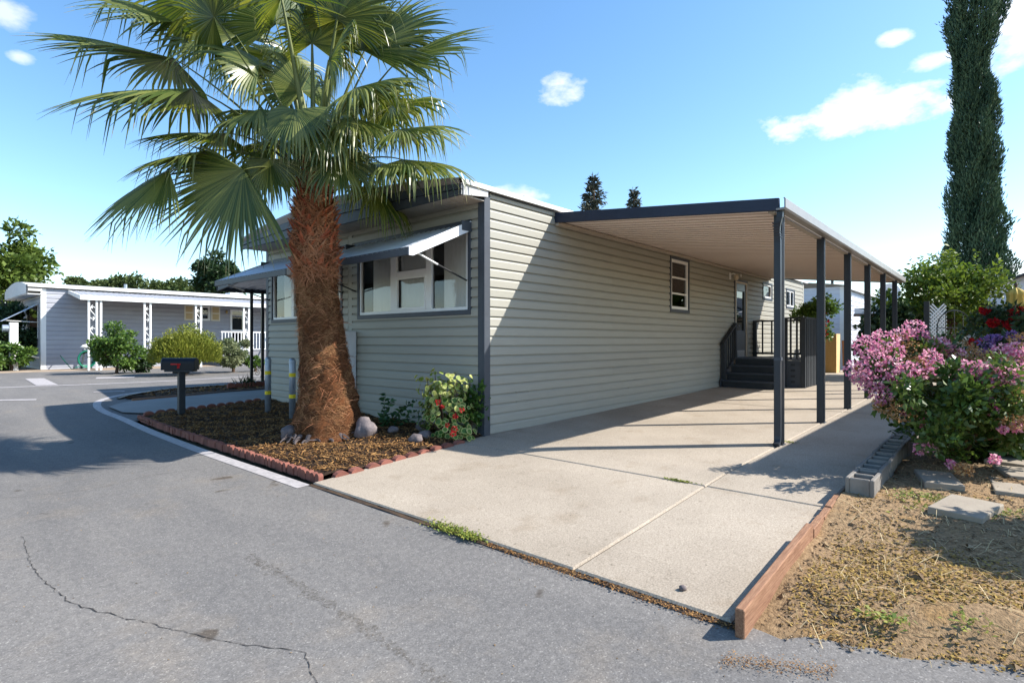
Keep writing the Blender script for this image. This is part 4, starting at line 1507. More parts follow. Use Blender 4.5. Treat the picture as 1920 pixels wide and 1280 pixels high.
def frond(hx, hy, fwd, th, tau, Rr, k, droop, seed, span=132, back=0):
    q = random.Random(seed)
    qn = np.random.default_rng(seed)
    # the hub of the fan, in the palm's own round of leaves
    H = CROWN + RD * ((hx - 588) * PXM) + UP * ((314 - hy) * PXM + .08) - VD * fwd
    ax = (RD * math.cos(RAD(th)) + UP * math.sin(RAD(th))) * math.cos(tau) - VD * math.sin(tau)
    ax.normalize()
    nref = (UP * (1 - k) - VD * k - RD * back - UP * back * .5).normalized()
    sd = nref.cross(ax)
    if sd.length < .15: sd = RD.copy()
    sd.normalize()
    nr = ax.cross(sd).normalized()
    if nr.dot(nref) < 0: nr = -nr
    # petiole: rises out of the crown, then arches to the hub
    b0 = CROWN - UP * .10 + (H - CROWN) * .10
    mid = CROWN.lerp(H, .55) + UP * (.10 + .12 * max(0, 1 - abs(math.sin(RAD(th)))))
    pts = []
    for i in range(9):
        t = i / 8
        pts.append(b0 * (1 - t) ** 2 + mid * 2 * t * (1 - t) + H * t * t)
    m = MB()
    rws = []
    for i, p in enumerate(pts):
        d = (pts[min(i + 1, 8)] - pts[max(i - 1, 0)]).normalized()
        w = .034 * (1 - i / 8) + .014
        s2 = d.cross(UP if abs(d.z) < .95 else VD).normalized()
        u2 = s2.cross(d).normalized()
        rws.append([p + s2 * w, p + u2 * w * .35, p - s2 * w, p - u2 * w * .55])
    m.grid(rws, close=True)
    pet = m.build('petiole', petiole_m, palm, True)
    # blade: pleated segments, joined to about half their length, then free and hanging
    ns = 52
    nt = 11
    ang = np.linspace(-span, span, ns) * math.pi / 180
    dphi = ang[1] - ang[0]
    A, S, NN = np.array(ax), np.array(sd), np.array(nr)
    Hn = np.array(H)
    faces = []; rnd = []
    tipf = []; tiprnd = []
    for j, ph in enumerate(ang):
        L = Rr * (1.0 - .22 * (abs(ph) / math.pi) ** 1.2) * q.uniform(.93, 1.06)
        d0 = A * math.cos(ph) + S * math.sin(ph)
        d0 = d0 - NN * (.10 + .25 * (abs(ph) / math.pi))       # slightly cupped
        d0 /= np.linalg.norm(d0)
        lat = -A * math.sin(ph) + S * math.cos(ph)
        split = q.uniform(.42, .60)
        limp = q.random() < min(.85, droop * .85)
        lk = q.uniform(2.0, 6.0)
        lt0 = split + q.uniform(.02, .24)
        dr = droop * q.uniform(.5, 1.5) * (1.25 if q.random() < .25 else 1)
        tw = q.gauss(0, .12)
        p = Hn.copy(); prev = None
        r1 = q.random()
        for i in range(nt + 1):
            t = i / nt
            if t <= split: w = math.tan(dphi / 2) * L * t * 1.02 + .003
            else: w = (math.tan(dphi / 2) * L * split * 1.02 + .003) * max(.0, 1 - ((t - split) / (1 - split)) ** 1.2)
            w = max(w, .0015)
            fold = .55 * w * (1 if t <= split else 1.2)
            dd = d0.copy()
            bend = dr * max(0, t - .35) ** 1.5 * 2.6
            if limp: bend += lk * smooth(lt0, lt0 + .22, t)
            dd = dd + np.array([0, 0, -1.0]) * bend + lat * tw * max(0, t - split) * 2
            dd /= np.linalg.norm(dd)
            if i > 0: p = p + dd * (L / nt)
            up_ = np.cross(lat, dd); nrm = np.linalg.norm(up_)
            up_ = up_ / nrm if nrm > 1e-6 else NN
            cur = (p - lat * w, p + up_ * fold * (1 if np.dot(up_, NN) > 0 else -1), p + lat * w)
            if prev is not None:
                fa, fb = (prev[0], prev[1], cur[1], cur[0]), (prev[1], prev[2], cur[2], cur[1])
                if i > nt - 1 and q.random() < .55:
                    tipf += [fa, fb]; tiprnd += [r1, r1]
                else:
                    faces += [fa, fb]; rnd += [r1 * r1 * .9 + .1 * q.random(), r1 * .75 + .1 * q.random()]
            prev = cur
        # hanging threads at the split
        if q.random() < .5:
            b = Hn + d0 * L * split
            ln = q.uniform(.12, .4)
            e = b + np.array([q.gauss(0, .04), q.gauss(0, .04), -ln]) + d0 * .12
            md = (b + e) / 2 + d0 * .06
            wv = lat * .0016
            tipf += [(b - wv, b + wv, md + wv, md - wv), (md - wv, md + wv, e + wv, e - wv)]; tiprnd += [q.random()] * 2
    fr = npmesh('frond', np.array(faces), 4, frond_m, palm, rnd)
    if tipf:
        npmesh('dry_tip', np.array(tipf), 4, frond_dry_m, fr, tiprnd)['kind'] = 'stuff'


FR = [(455, 92, .70, 128, .15, 1.18, .95, .12, 118, .8), (560, 46, .55, 92, .15, 1.12, .95, .12, 110, .7), (335, 118, .1, 166, 0, 1.6, .12, .26, 85), (398, 196, .45, 183, .15, 1.6, .22, .26, 95),
      (405, 295, .25, 190, 0, 1.05, .18, .3, 100), (362, 342, .5, 214, .2, 1.2, .4, .2, 85), (498, 345, .6, 222, .2, 1.35, .7, .15, 80), (598, 254, .8, 268, .55, .74, .6, .8, 125),
      (690, 205, .6, 14, .2, 1.05, .3, .6, 115), (690, 112, .2, 58, 0, 1.15, .5, .25, 90), (748, 122, .1, 32, 0, 1.25, .4, .25, 80), (760, 265, .4, 8, .15, .95, .25, .6, 110),
      (765, 318, .4, -2, .1, 1.08, .2, .9, 110), (625, 20, -.4, 78, -.2, 1.15, .6, .3, 110), (500, 22, -.3, 112, -.2, 1.15, .5, .3, 110), (425, 48, -.25, 138, -.1, 1.25, .4, .35, 100),
      (700, 290, -.3, -8, -.2, 1.0, .2, .8), (478, 232, -.6, 186, -.4, 1.0, .2, .7), (655, 160, -.7, 56, -.4, 1.1, .4, .5), 
      (440, 300, -.5, 200, -.3, 1.0, .2, .7), (655, 318, .5, 310, .3, .72, .5, .9), (530, 318, .4, 235, .3, .72, .6, .7), (645, 62, .3, 72, .1, 1.05, .6, .6, 110),
      (345, 35, -.1, 152, -.1, 1.4, .2, .35, 95), (505, 145, .3, 150, .2, .95, .4, .9, 115), (690, 338, -.4, -38, -.2, .9, .3, .9), (470, 60, -.7, 135, -.4, 1.1, .4, .5),
      (640, 150, .5, 60, .3, .85, .35, 1.0, 115),  (520, 235, .5, 205, .4, .85, .3, 1.1), (680, 250, .5, -20, .3, .8, .3, 1.1),
      (720, 175, -.4, 25, -.2, 1.05, .3, .7), (420, 250, .0, 178, .0, 1.1, .15, .3, 95), (705, 60, -.2, 50, -.1, 1.1, .5, .4, 95),
      (560, 165, -.1, 110, .1, .9, .3, 1.1, 125), (625, 205, -.2, 40, .0, .9, .25, 1.1, 125), (500, 205, -.1, 170, .0, .9, .25, 1.1, 120), (590, 90, .1, 80, .1, 1.0, .5, .9, 115), (400, 20, .3, 140, .1, 1.2, .6, .3, 100, .4),
      (645, 270, .65, -45, .4, .75, .45, .9, 120)]
for i, fr in enumerate(FR):
    frond(*fr[:8], 100 + i, *(fr[8:] or ()))
# unopened spear leaves
for k in range(3):
    m = MB(); b0 = CROWN + RD * (.03 * (k - 1)); e = CROWN + UP * (.95 - .12 * k) + RD * (.10 * (k - 1)) - VD * .08 * k
    m.tube([b0, b0.lerp(e, .5), e], [.035, .03, .004], 7); m.build('spear_leaf', petiole_m, palm, True)

# ================================================================== THINGS IN THE BARK BED
mt = thing('meter_pedestal', 'pale grey electric meter pedestal behind the palm trunk', 'meter box', (-.15, 3.0, 0))
m = MB(); m.box(-.24, -.04, 2.87, 3.16, .0, 1.0); m.build('cabinet', whitepaint_m, mt, bevel=.008)
m = MB(); m.box(-.26, -.04, 2.86, 3.17, 1.0, 1.40); m.build('meter_housing', whitepaint_m, mt, bevel=.01)
m = MB(); m.tube([(-.26, 2.99, 1.24), (-.29, 2.99, 1.24)], .10, 20); m.build('bezel', M('bezel_grey', (.35, .37, .4), None, 5, .4, metallic=.4), mt)
m = MB(); m.tube([(-.29, 2.99, 1.24), (-.36, 2.99, 1.24), (-.375, 2.99, 1.24)], [.08, .075, .05], 20); m.build('meter_dial', M('meter_glass', (.20, .23, .26), None, 5, .12, spec=.6), mt, True)

for k, (x, y, lab) in enumerate(((-.79, 4.38, 'galvanised bollard with two yellow bands left of the palm, farther one'), (-.81, 3.49, 'galvanised bollard with two yellow bands touching the palm trunk outline'))):
    b = thing('bollard', lab, 'bollard', (x, y, g(x, y)), 'bollards in the bark bed')
    z0 = g(x, y) + .03
    m = MB(); m.tube([(x, y, z0 - .1), (x, y, .93), (x, y, .955), (x, y, .97)], [.05, .05, .04, .015], 16); m.build('pipe', galv_m, b, True)
    m = MB(); m.tube([(x, y, .895), (x, y, .915)], [.056, .056], 16); m.build('collar', galv_m, b)
    for z in (.70, .36):
        m = MB(); m.tube([(x, y, z - .03), (x, y, z + .03)], .0525, 16); m.build('yellow_band', yellow_m, b)

mb = thing('mailbox', 'black mailbox with red flag on a dark post at the bed corner', 'mailbox', (-1.74, 5.58, -.08))
mx_, my_ = -1.74, 5.58
m = MB(); m.box(mx_ - .05, mx_ + .05, my_ - .05, my_ + .05, -.12, .73); m.build('post', slate2_m, mb, bevel=.006)
hd = RD                                               # box lies across the view, door towards the street
# mailbox body: arched section swept along its length
ang = RAD(-44)
dx = Vector((math.cos(ang), math.sin(ang), 0)); dy = Vector((-math.sin(ang), math.cos(ang), 0))
base = Vector((mx_, my_, .745))
sec = [(-.085, 0), (.085, 0), (.085, .12)] + [(.085 * math.cos(t), .12 + .085 * math.sin(t)) for t in np.linspace(.25, math.pi - .25, 9)] + [(-.085, .12)]
m = MB(); m.prism([base - dx * .285 + dy * s + UP * h for s, h in sec], dx * .54); m.build('box', mail_m, mb, bevel=.004)
m = MB(); m.prism([base - dx * .297 + dy * (s * 1.04) + UP * (h * 1.02) for s, h in sec], dx * .012); m.build('door', M('mail_door', (.10, .11, .13), None, 5, .35, spec=.5), mb, bevel=.003)
m = MB(); m.beam(base - dx * .24 + UP * -.016, base + dx * .22 + UP * -.016, .17, .03); m.build('bracket', slate2_m, mb)
m = MB(); m.beam(base - dx * .14 - UP * .05, base + dx * .13 - UP * .05, .03, .03); m.build('bracket', slate2_m, mb)
m = MB(); m.beam(base - dx * .13 - dy * .091 + UP * .10, base + dx * .03 - dy * .091 + UP * .10, .006, .022); m.beam(base + dx * .0 - dy * .092 + UP * .03, base + dx * .0 - dy * .092 + UP * .112, .006, .05)
m.build('flag', red_m, mb)

for k, (x, y, sx, sy, sz, dz, lab) in enumerate(((-1.74, 1.72, .12, .10, .10, .03, 'brown rock at the left foot of the palm'), (-1.08, 1.02, .13, .15, .16, .06, 'large pale rock leaning on the right foot of the palm'),
                                            (-.72, .95, .075, .065, .05, .02, 'small grey rock between palm and flowering plant'), (-.36, .82, .085, .08, .085, .03, 'pale blue grey rock nearest the house wall'),
                                            (-.60, .47, .105, .085, .06, .03, 'dark flat rock behind the front rock by the edging'), (-.84, .34, .075, .085, .06, .03, 'round purple grey rock nearest the red edging'))):
    rock('rock', (x, y, g(x, y) + bedz(x, y) + dz), sx, sy, sz, 30 + k, rock_m, lab, 'rock', 'rocks in the bark bed', 3)
# ================================================================== PLANTS


def unit(v):
    return v / np.maximum(np.linalg.norm(v, axis=-1, keepdims=True), 1e-9)


def leaf_faces(rg, P, out, L, W, spread=.8, droop=.25, fold=.0):
    """one four-cornered leaf at each point; out: rough outward direction"""
    n = len(P)
    d = unit(out + rg.normal(0, spread, (n, 3)))
    d[:, 2] -= droop * rg.uniform(0, 1, n)
    d = unit(d)
    s = unit(np.cross(d, rg.normal(0, 1, (n, 3))))
    ll = (L * rg.uniform(.6, 1.35, n))[:, None]
    ww = (W * rg.uniform(.7, 1.3, n))[:, None]
    nn = np.cross(d, s)
    c = np.zeros((n, 4, 3))
    c[:, 0] = P
    c[:, 1] = P + d * ll * .45 + s * ww * .5 + nn * ww * .12
    c[:, 2] = P + d * ll - nn * ll * .12
    c[:, 3] = P + d * ll * .45 - s * ww * .5 + nn * ww * .12
    return c


def clumps(rg, cen, rad, n, shell=.55):
    """points in a set of clumps; gives points and outward directions"""
    cen, rad = np.asarray(cen, float), np.asarray(rad, float)
    if rad.ndim == 1: rad = np.repeat(rad[:, None], 3, 1)
    vol = rad.prod(1) ** .8
    k = rg.choice(len(cen), n, p=vol / vol.sum())
    u = unit(rg.normal(0, 1, (n, 3)))
    f = (shell + (1 - shell) * rg.uniform(0, 1, n)) * rg.uniform(.75, 1.08, n)
    return cen[k] + u * rad[k] * f[:, None], u, k


def canopy(rg, c, R, ncl, rcl, flat=1.0, low=-.55):
    """clump centres spread over a crown ellipsoid"""
    pts = []
    while len(pts) < ncl:
        u = unit(rg.normal(0, 1, 3))
        if u[2] < low: continue
        pts.append(np.array(c) + u * np.array(R) * rg.uniform(.45, .92))
    pts = np.array(pts)
    rad = rg.uniform(.7, 1.3, (ncl, 1)) * rcl * np.array([1, 1, .8 * flat])
    return pts, rad


def tree(name, label, cat, base, trunk_h, tr, c, R, ncl, rcl, nleaf, L, W, mat, bark, seed, group=None, shell=.5, limbs=10, low=-.55):
    rg = np.random.default_rng(seed)
    t = thing(name, label, cat, base, group)
    cen, rad = canopy(rg, c, R, ncl, rcl, low=low)
    m = MB()
    b = Vector(base)
    top = Vector(c) - Vector((0, 0, R[2] * .35))
    m.tube([b - UP * .1, b.lerp(top, .4) + Vector((.04, .03, 0)), top], [tr * 1.25, tr, tr * .6], 9)
    for i in range(min(limbs, ncl)):
        e = Vector(cen[i]); s = b.lerp(top, rg.uniform(.55, 1))
        m.tube([s, s.lerp(e, .5) + Vector((0, 0, -.06 * R[2])), e], [tr * .5, tr * .3, tr * .08], 6)
    m.build('trunk', bark, t, True)
    P, u, k = clumps(rg, cen, rad, nleaf, shell)
    o = unit(u + .5 * unit(P - np.array(c)) + np.array([0, 0, .25]))
    V = leaf_faces(rg, P, o, L, W)
    cl = rg.uniform(0, 1, ncl)
    npmesh('crown', V, 4, mat, t, np.clip(.55 * rg.uniform(0, 1, nleaf) + .45 * cl[k], 0, 1))
    return t


bark_m = M('bark_brown', (.14, .09, .06), (.08, .05, .035), 14, .9, .6, 30, .01)
barkp_m = M('bark_pale', (.30, .19, .12), (.20, .12, .075), 10, .8, .4, 30, .005)
oak_m = leafmat('leaf_oak', (.055, .10, .018), (.13, .18, .03), .25, .5, .3)
far_m = leafmat('leaf_far', (.045, .075, .022), (.10, .13, .04), .2, .6, .2)
dark_leaf_m = leafmat('leaf_dark', (.018, .045, .016), (.045, .08, .028), .2, .45, .35)
lime_m = leafmat('leaf_lime', (.035, .085, .012), (.20, .26, .03), .35, .45, .35)
mid_m = leafmat('leaf_mid', (.05, .115, .02), (.14, .22, .04), .3, .42, .4)
rosemary_m = leafmat('leaf_rosemary', (.13, .17, .02), (.30, .31, .05), .3, .5, .3)
pine_m = leafmat('leaf_redwood', (.04, .055, .04), (.10, .095, .07), .1, .7, .2)
cyp_m = leafmat('leaf_cypress', (.016, .052, .034), (.095, .15, .075), .1, .6, .25)
pink_m = leafmat('petal_pink', (.60, .12, .30), (.90, .58, .64), .35, .6, .2)
tan_m = leafmat('seed_tan', (.34, .16, .07), (.58, .40, .20), .2, .8, .1)
redf_m = leafmat('petal_red', (.28, .006, .012), (.46, .016, .02), .2, .5, .2)
purple_m = leafmat('petal_purple', (.16, .07, .28), (.32, .20, .42), .3, .6, .2)

# --- background trees
tree('shade_tree', 'big bright green tree at the left edge behind the neighbour', 'tree', (-2.2, 36.2, 0), 3, .3, (-2.2, 36.2, 4.9), (4.0, 4.0, 3.7), 60, .95, 16000, .30, .19, oak_m, bark_m, 41, None, .35)
for k, (x, y, d, rr, zt, lab) in enumerate(((175, 520, 52, 2.2, 7.0, 'low round tree over the roof left of the row'), (212, 522, 56, 1.9, 7.1, 'round tree second from left over the roof'), (268, 514, 54, 3.2, 7.6, 'broad tree in the middle over the neighbouring roof'), (318, 524, 52, 2.6, 7.0, 'low tree right of the broad one over the roof'), (352, 536, 60, 1.3, 7.2, 'tiny treetop at the right end over the roof'))):
    p = Vector((-5.1455, -5.0204, 0)) + VD * d + RD * ((x - 960) / 1042 * d)
    zc = 1.25 + (638 - y) / 1042 * d - rr * .8
    tree('distant_tree', lab, 'tree', (p.x, p.y, 0), 3, .22, (p.x, p.y, zc), (rr * 1.15, rr * 1.15, rr * .8), 26, rr * .3, 4200, .34, .22, far_m, bark_m, 50 + k, 'trees beyond the neighbouring roof', .35)
p = Vector((-5.1455, -5.0204, 0)) + VD * 44 + RD * ((415 - 960) / 1042 * 44)
tree('distant_tree', 'taller dark tree seen behind the lower palm fronds', 'tree', (p.x, p.y, 0), 3, .3, (p.x, p.y, 5.6), (2.1, 2.1, 2.6), 40, .6, 7000, .30, .19, dark_leaf_m, bark_m, 60, 'trees beyond the neighbouring roof', .35)


def conifer(label, px, ytop, d, width, seed):
    rg = np.random.default_rng(seed)
    p = Vector((-5.1455, -5.0204, 0)) + VD * d + RD * ((px - 960) / 1042 * d)
    zt = 1.25 + (638 - ytop) / 1042 * d
    t = thing('redwood_tree', label, 'tree', (p.x, p.y, 0), 'conifers behind the roof')
    m = MB(); m.tube([(p.x, p.y, -.2), (p.x, p.y, zt * .6), (p.x, p.y, zt - .2)], [.5, .25, .03], 8); m.build('trunk', bark_m, t, True)
    Vs = []; rn = []
    z = 2.0
    while z < zt - .1:
        k = (zt - z) / zt
        Rb = width * min(1, k * 3.2 + .05) * .5
        nb = 7
        for i in range(nb):
            a = rg.uniform(0, 6.28); L = Rb * rg.uniform(.55, 1.15)
            n = int(8 + 20 * L)
            tt_ = rg.uniform(.1, 1, n)
            P = np.stack([p.x + np.cos(a) * L * tt_, p.y + np.sin(a) * L * tt_, z - .28 * L * tt_ + .22 * L * tt_ ** 2], 1) + rg.normal(0, .10 + .05 * L, (n, 3))
            o = np.tile([math.cos(a), math.sin(a), .1], (n, 1))
            Vs.append(leaf_faces(rg, P, o, .45, .15, .6, .4)); rn.append(rg.uniform(0, 1, n))
        z += .42
    npmesh('crown', np.concatenate(Vs), 4, pine_m, t, np.concatenate(rn))


conifer('taller dark conifer above the carport roof, left one', 1114, 330, 46, 3.3, 71)
conifer('smaller dark conifer above the carport roof, right one', 1188, 353, 56, 3.0, 72)

# --- Italian cypress
d = 28.0
k_ = d / 1042
prof_c = [(700, 1830, 60), (560, 1836, 62), (510, 1834, 58), (480, 1830, 53), (400, 1827, 48), (330, 1828, 40), (290, 1825, 42), (250, 1825, 39), (200, 1828, 37), (170, 1827, 34), (140, 1822, 28), (115, 1818, 30), (90, 1820, 36), (60, 1826, 43), (30, 1830, 50), (0, 1832, 52), (-60, 1832, 50), (-130, 1830, 36), (-190, 1828, 10)]
cy = thing('cypress_tree', 'tall narrow dark cypress rising out of the frame at right', 'tree', tuple(Vector((-5.1455, -5.0204, .2)) + VD * d + RD * ((1830 - 960) * k_)))
rg = np.random.default_rng(81)
m = MB()
m.tube([Vector((-5.1455, -5.0204, 0)) + VD * d + RD * ((px - 960) * k_) + UP * (1.25 + (638 - y) * k_ if y < 690 else .1) for y, px, w in prof_c[::3]], [.3, .28, .25, .2, .15, .1, .03][:len(prof_c[::3])], 8)
m.build('trunk', bark_m, cy, True)
n = 80000
yy = rg.uniform(-190, 690, n)
ypts = np.array([q[0] for q in prof_c][::-1]); cpts = np.array([q[1] for q in prof_c][::-1]); wpts = np.array([q[2] for q in prof_c][::-1])
cx = np.interp(yy, ypts, cpts); hw = np.interp(yy, ypts, wpts)
a = rg.uniform(0, 6.28, n)
lob = 1 + .13 * np.sin(a * 5 + yy * .035) + .14 * np.sin(a * 3 - yy * .06) + np.where(rg.uniform(0, 1, n) < .04, rg.uniform(0, .25, n), 0) + .06 * np.sin(a * 9 + yy * .11)
rad = hw * k_ * lob * np.sqrt(rg.uniform(.30, 1.0, n)) * .84
ctr = np.array([-5.1455, -5.0204, 0])[None] + np.array(VD)[None] * d + np.array(RD)[None] * ((cx - 960) * k_)[:, None]
o = np.stack([np.cos(a), np.sin(a), 0 * a], 1)
P = ctr + o * rad[:, None]; P[:, 2] = 1.25 + (638 - yy) * k_
V = leaf_faces(rg, P, o * .45 + np.array([0, 0, 1.1]), .25, .055, .30, 0)
ph = .5 + .3 * np.sin(a * 7 + yy * .05) + .3 * np.sin(a * 2 + yy * .021) * np.sin(yy * .043)
npmesh('crown', V, 4, cyp_m, cy, np.clip(.5 * rg.uniform(0, 1, n) + .5 * ph, 0, 1))

# --- leafy fruit tree right of the carport
rg = np.random.default_rng(90)
lt = tree('fruit_tree', 'leafy yellow green fruit tree in front of the cypress', 'tree', (13.9, -3.9, .2), 1, .09, (13.9, -3.95, 2.25), (1.45, 1.55, 1.05), 46, .42, 10500, .125, .075, lime_m, bark_m, 91, None, .3, low=-.8)
# upright whips on top
P = []; O = []
for i in range(26):
    a = rg.uniform(0, 6.28); rr = rg.uniform(0, 1.15)
    b = np.array([13.9 + rr * math.cos(a), -3.95 + rr * 1.05 * math.sin(a), 2.25 + .95 * math.sqrt(max(0, 1 - (rr / 1.35) ** 2))])
    h = rg.uniform(.25, .6)
    t = np.linspace(0, 1, 16)
    P.append(b + np.outer(t, [rg.normal(0, .05), rg.normal(0, .05), h])); O.append(np.stack([np.cos(t * 40), np.sin(t * 40), .4 + 0 * t], 1))
V = leaf_faces(rg, np.concatenate(P), np.concatenate(O), .13, .06, .3)
npmesh('whip_leaves', V, 4, lime_m, lt, rg.uniform(.3, 1, len(V)))['kind'] = 'stuff'
tree('dark_shrub', 'dark leafy shrub behind the last carport posts', 'shrub', (12.6, -2.75, .2), .4, .05, (12.6, -2.75, 1.25), (.75, .75, .95), 24, .32, 3800, .15, .09, dark_leaf_m, bark_m, 93, None, .3, low=-.9)

# --- shrub by the porch with red flowers
sb = tree('flowering_shrub', 'round green shrub with red flowers beside the porch', 'shrub', (11.2, -1.35, .2), .6, .04, (11.2, -1.35, 1.85), (.45, .5, .62), 16, .22, 2200, .10, .06, mid_m, bark_m, 94, None, .3, low=-.9)
rg = np.random.default_rng(95)
P = np.array([10.8, -1.55, 1.55]) + rg.normal(0, 1, (70, 3)) * (.05, .06, .2)
npmesh('flower', leaf_faces(rg, P, rg.normal(0, 1, (70, 3)), .07, .06), 4, redf_m, sb, rg.uniform(0, 1, 70))


def leaf_parts(name, parent, P, out, L, W, mats, rg, spread=.3, disc=0):
    """single leaves, each an object that shares one folded leaf mesh"""
    m = MB()
    if disc:
        m.add([(math.cos(6.2832 * i / disc), math.sin(6.2832 * i / disc), .16 * math.cos(12.566 * i / disc)) for i in range(disc)] + [(.7 * math.cos(6.2832 * i / disc), .7 * math.sin(6.2832 * i / disc), .10 * math.cos(12.566 * i / disc) + .02) for i in range(disc)],
              [(i, (i + 1) % disc, disc + (i + 1) % disc, disc + i) for i in range(disc)] + [tuple(range(disc, 2 * disc))])
    else:
        m.add([(0, 0, 0), (.25, .42, .10), (.6, .40, .10), (1, 0, -.12), (.6, -.40, .10), (.25, -.42, .10), (.45, 0, 0)], [(0, 1, 6), (1, 2, 6), (2, 3, 6), (3, 4, 6), (4, 5, 6), (5, 0, 6)])
    me = m.mesh(name)
    for q in mats: me.materials.append(q)
    if disc: me.polygons[disc].material_index = 1
    for p, o in zip(P, out):
        d = Vector(tuple(o + rg.normal(0, spread, 3)))
        if d.length < 1e-3: d = Vector((0, 0, 1))
        q = d.to_track_quat('Z' if disc else 'X', 'Y')
        q = q @ Matrix.Rotation(rg.uniform(0, 6.28), 3, 'Z' if disc else 'X').to_quaternion()
        k = rg.uniform(.65, 1.3)
        inst(me, name, parent, tuple(p), q.to_euler(), (L * k, W * k, L * k) if not disc else (L * k,) * 3)


# --- crape myrtle
def flower_heads(rg, heads, n, mat, parent, name, L=.026, W=.025):
    for (c, r3) in heads:
        P = np.array(c) + unit(rg.normal(0, 1, (n, 3))) * np.array(r3) * (rg.uniform(.35, 1, n) ** .5)[:, None]
        u = unit(P - np.array(c))
        V = leaf_faces(rg, P, u, L, W, .9, 0)
        npmesh(name, V, 4, mat, parent, rg.uniform(0, 1, n))['kind'] = 'stuff'


def depth_pt(px, py, d, k=1.0):
    d = d * k
    q = Vector((-5.1455, -5.0204, 1.25)) + VD * d + RD * ((px - 960) / 1042 * d)
    q.z = 1.25 + (638 - py) / 1042 * d
    return q


my = thing('crape_myrtle', 'bushy crape myrtle with pink flower heads over the cinder blocks', 'flowering bush', (1.9, -4.67, .05))
rg = np.random.default_rng(101)
green = []                                             # leaf clumps, laid out in the bush's own crown
for i in range(64):
    px = rg.uniform(1690, 1960); py = rg.uniform(690, 850)
    dd = rg.uniform(5.0, 6.2)
    if py > 800 and px < 1730: continue
    green.append(depth_pt(px, py, dd, .9))
for (px, py, dd) in ((1640, 690, 5.9), (1660, 720, 5.8), (1670, 760, 5.8), (1650, 660, 6.0), (1690, 700, 5.7), (1700, 740, 5.8), (1720, 780, 5.9), (1740, 660, 6.0), (1700, 650, 6.1), (1770, 650, 6.1)):
    green.append(depth_pt(px, py, dd, .9))
green = np.array([tuple(q) for q in green])
P, u, k = clumps(rg, green, np.full(len(green), .155), 10500, .25)
keep = P[:, 2] > .14
P, u, k = P[keep], u[keep], k[keep]
cl = rg.uniform(0, 1, len(green))
mg_m = leafmat('leaf_myrtle', (.020, .058, .012), (.13, .20, .035), .3, .36, .5)
npmesh('foliage', leaf_faces(rg, P, u + np.array([0, 0, .3]), .062, .036), 4, mg_m, my, np.clip(.6 * rg.uniform(0, 1, len(P)) + .4 * cl[k], 0, 1))
m = MB()
foot = Vector((1.85, -4.68, .05))
for i in range(18):
    e = Vector(green[i * 3])
    m.tube([foot + Vector((rg.normal(0, .05), rg.normal(0, .05), -.03)), foot.lerp(e, .35) + Vector((rg.normal(0, .04), rg.normal(0, .04), .12)), e], [.026, .014, .004], 6)
for e in ((depth_pt(1600, 700, 5.9, .9)), depth_pt(1640, 660, 5.9, .9), depth_pt(1700, 620, 6.1, .9), depth_pt(1650, 745, 5.8, .9)):
    m.tube([foot, foot.lerp(e, .5) + UP * .12, e], [.024, .014, .004], 6)
m.tube([foot - UP * .05, foot + Vector((-.03, .02, .25)), foot + Vector((-.08, .02, .5))], [.045, .036, .03], 8)
m.build('branches', barkp_m, my, True)
heads = [(1605, 693, 5.8, 20, 16), (1625, 650, 5.9, 22, 20), (1655, 640, 5.9, 24, 20), (1672, 660, 5.85, 20, 18), (1640, 670, 5.8, 24, 16), (1620, 710, 5.8, 20, 18), (1645, 712, 5.75, 22, 20), (1650, 740, 5.7, 18, 18),
         (1668, 690, 5.75, 18, 16), (1712, 613, 6.1, 18, 12), (1690, 628, 6.05, 16, 12), (1722, 628, 6.1, 16, 10), (1690, 705, 5.6, 20, 22), (1700, 690, 5.6, 18, 14), (1745, 672, 5.7, 16, 16), (1765, 690, 5.65, 18, 14), (1762, 645, 6.0, 18, 12), (1785, 660, 6.0, 18, 12),
         (1825, 690, 5.2, 24, 14), (1850, 700, 5.15, 24, 15), (1880, 702, 5.1, 26, 15), (1905, 695, 5.1, 20, 14), (1825, 712, 5.2, 26, 12), (1840, 715, 5.15, 22, 12), (1880, 660, 5.9, 18, 14), (1905, 655, 5.9, 18, 12), (1920, 668, 5.8, 16, 12),
         (1740, 700, 5.6, 16, 10), (1810, 745, 5.2, 16, 12), (1840, 752, 5.15, 16, 12), (1855, 765, 5.15, 14, 10), (1700, 768, 5.7, 8, 8), (1728, 790, 5.7, 8, 8), (1880, 805, 5.0, 6, 5), (1905, 800, 5.0, 9, 8), (1866, 860, 4.8, 8, 5), (1725, 842, 5.4, 10, 9), (1745, 838, 5.4, 7, 6), (1782, 870, 5.1, 6, 5)]
for (px, py, dd, a, b) in heads:
    s = dd * .9 / 1042 * 1.1
    flower_heads(rg, [(tuple(depth_pt(px, py, dd, .9)), (a * s, a * s, b * s))], int(6 + 8.5 * math.sqrt(a * b)), pink_m, my, 'flower_head')
tanh = [(1740, 650, 6.1, 30, 18), (1710, 660, 6, 26, 16), (1780, 675, 6, 34, 20), (1800, 660, 6.1, 28, 18), (1825, 668, 6, 30, 14), (1860, 680, 5.9, 34, 16), (1890, 675, 6, 30, 18), (1915, 645, 6.1, 22, 20), (1720, 690, 5.8, 26, 18), (1780, 700, 5.7, 26, 14), (1660, 760, 5.7, 18, 14), (1820, 755, 5.3, 28, 18), (1900, 745, 5.2, 26, 16), (1690, 640, 6.05, 16, 14), (1900, 790, 5.0, 22, 12), (1690, 775, 5.6, 22, 14), (1805, 880, 5.0, 14, 9)]
for (px, py, dd, a, b) in tanh:
    s = dd * .9 / 1042 * 1.1
    flower_heads(rg, [(tuple(depth_pt(px, py, dd, .9)), (a * s, a * s, b * s))], int(13 * math.sqrt(a * b)), tan_m, my, 'seed_head', .026, .02)

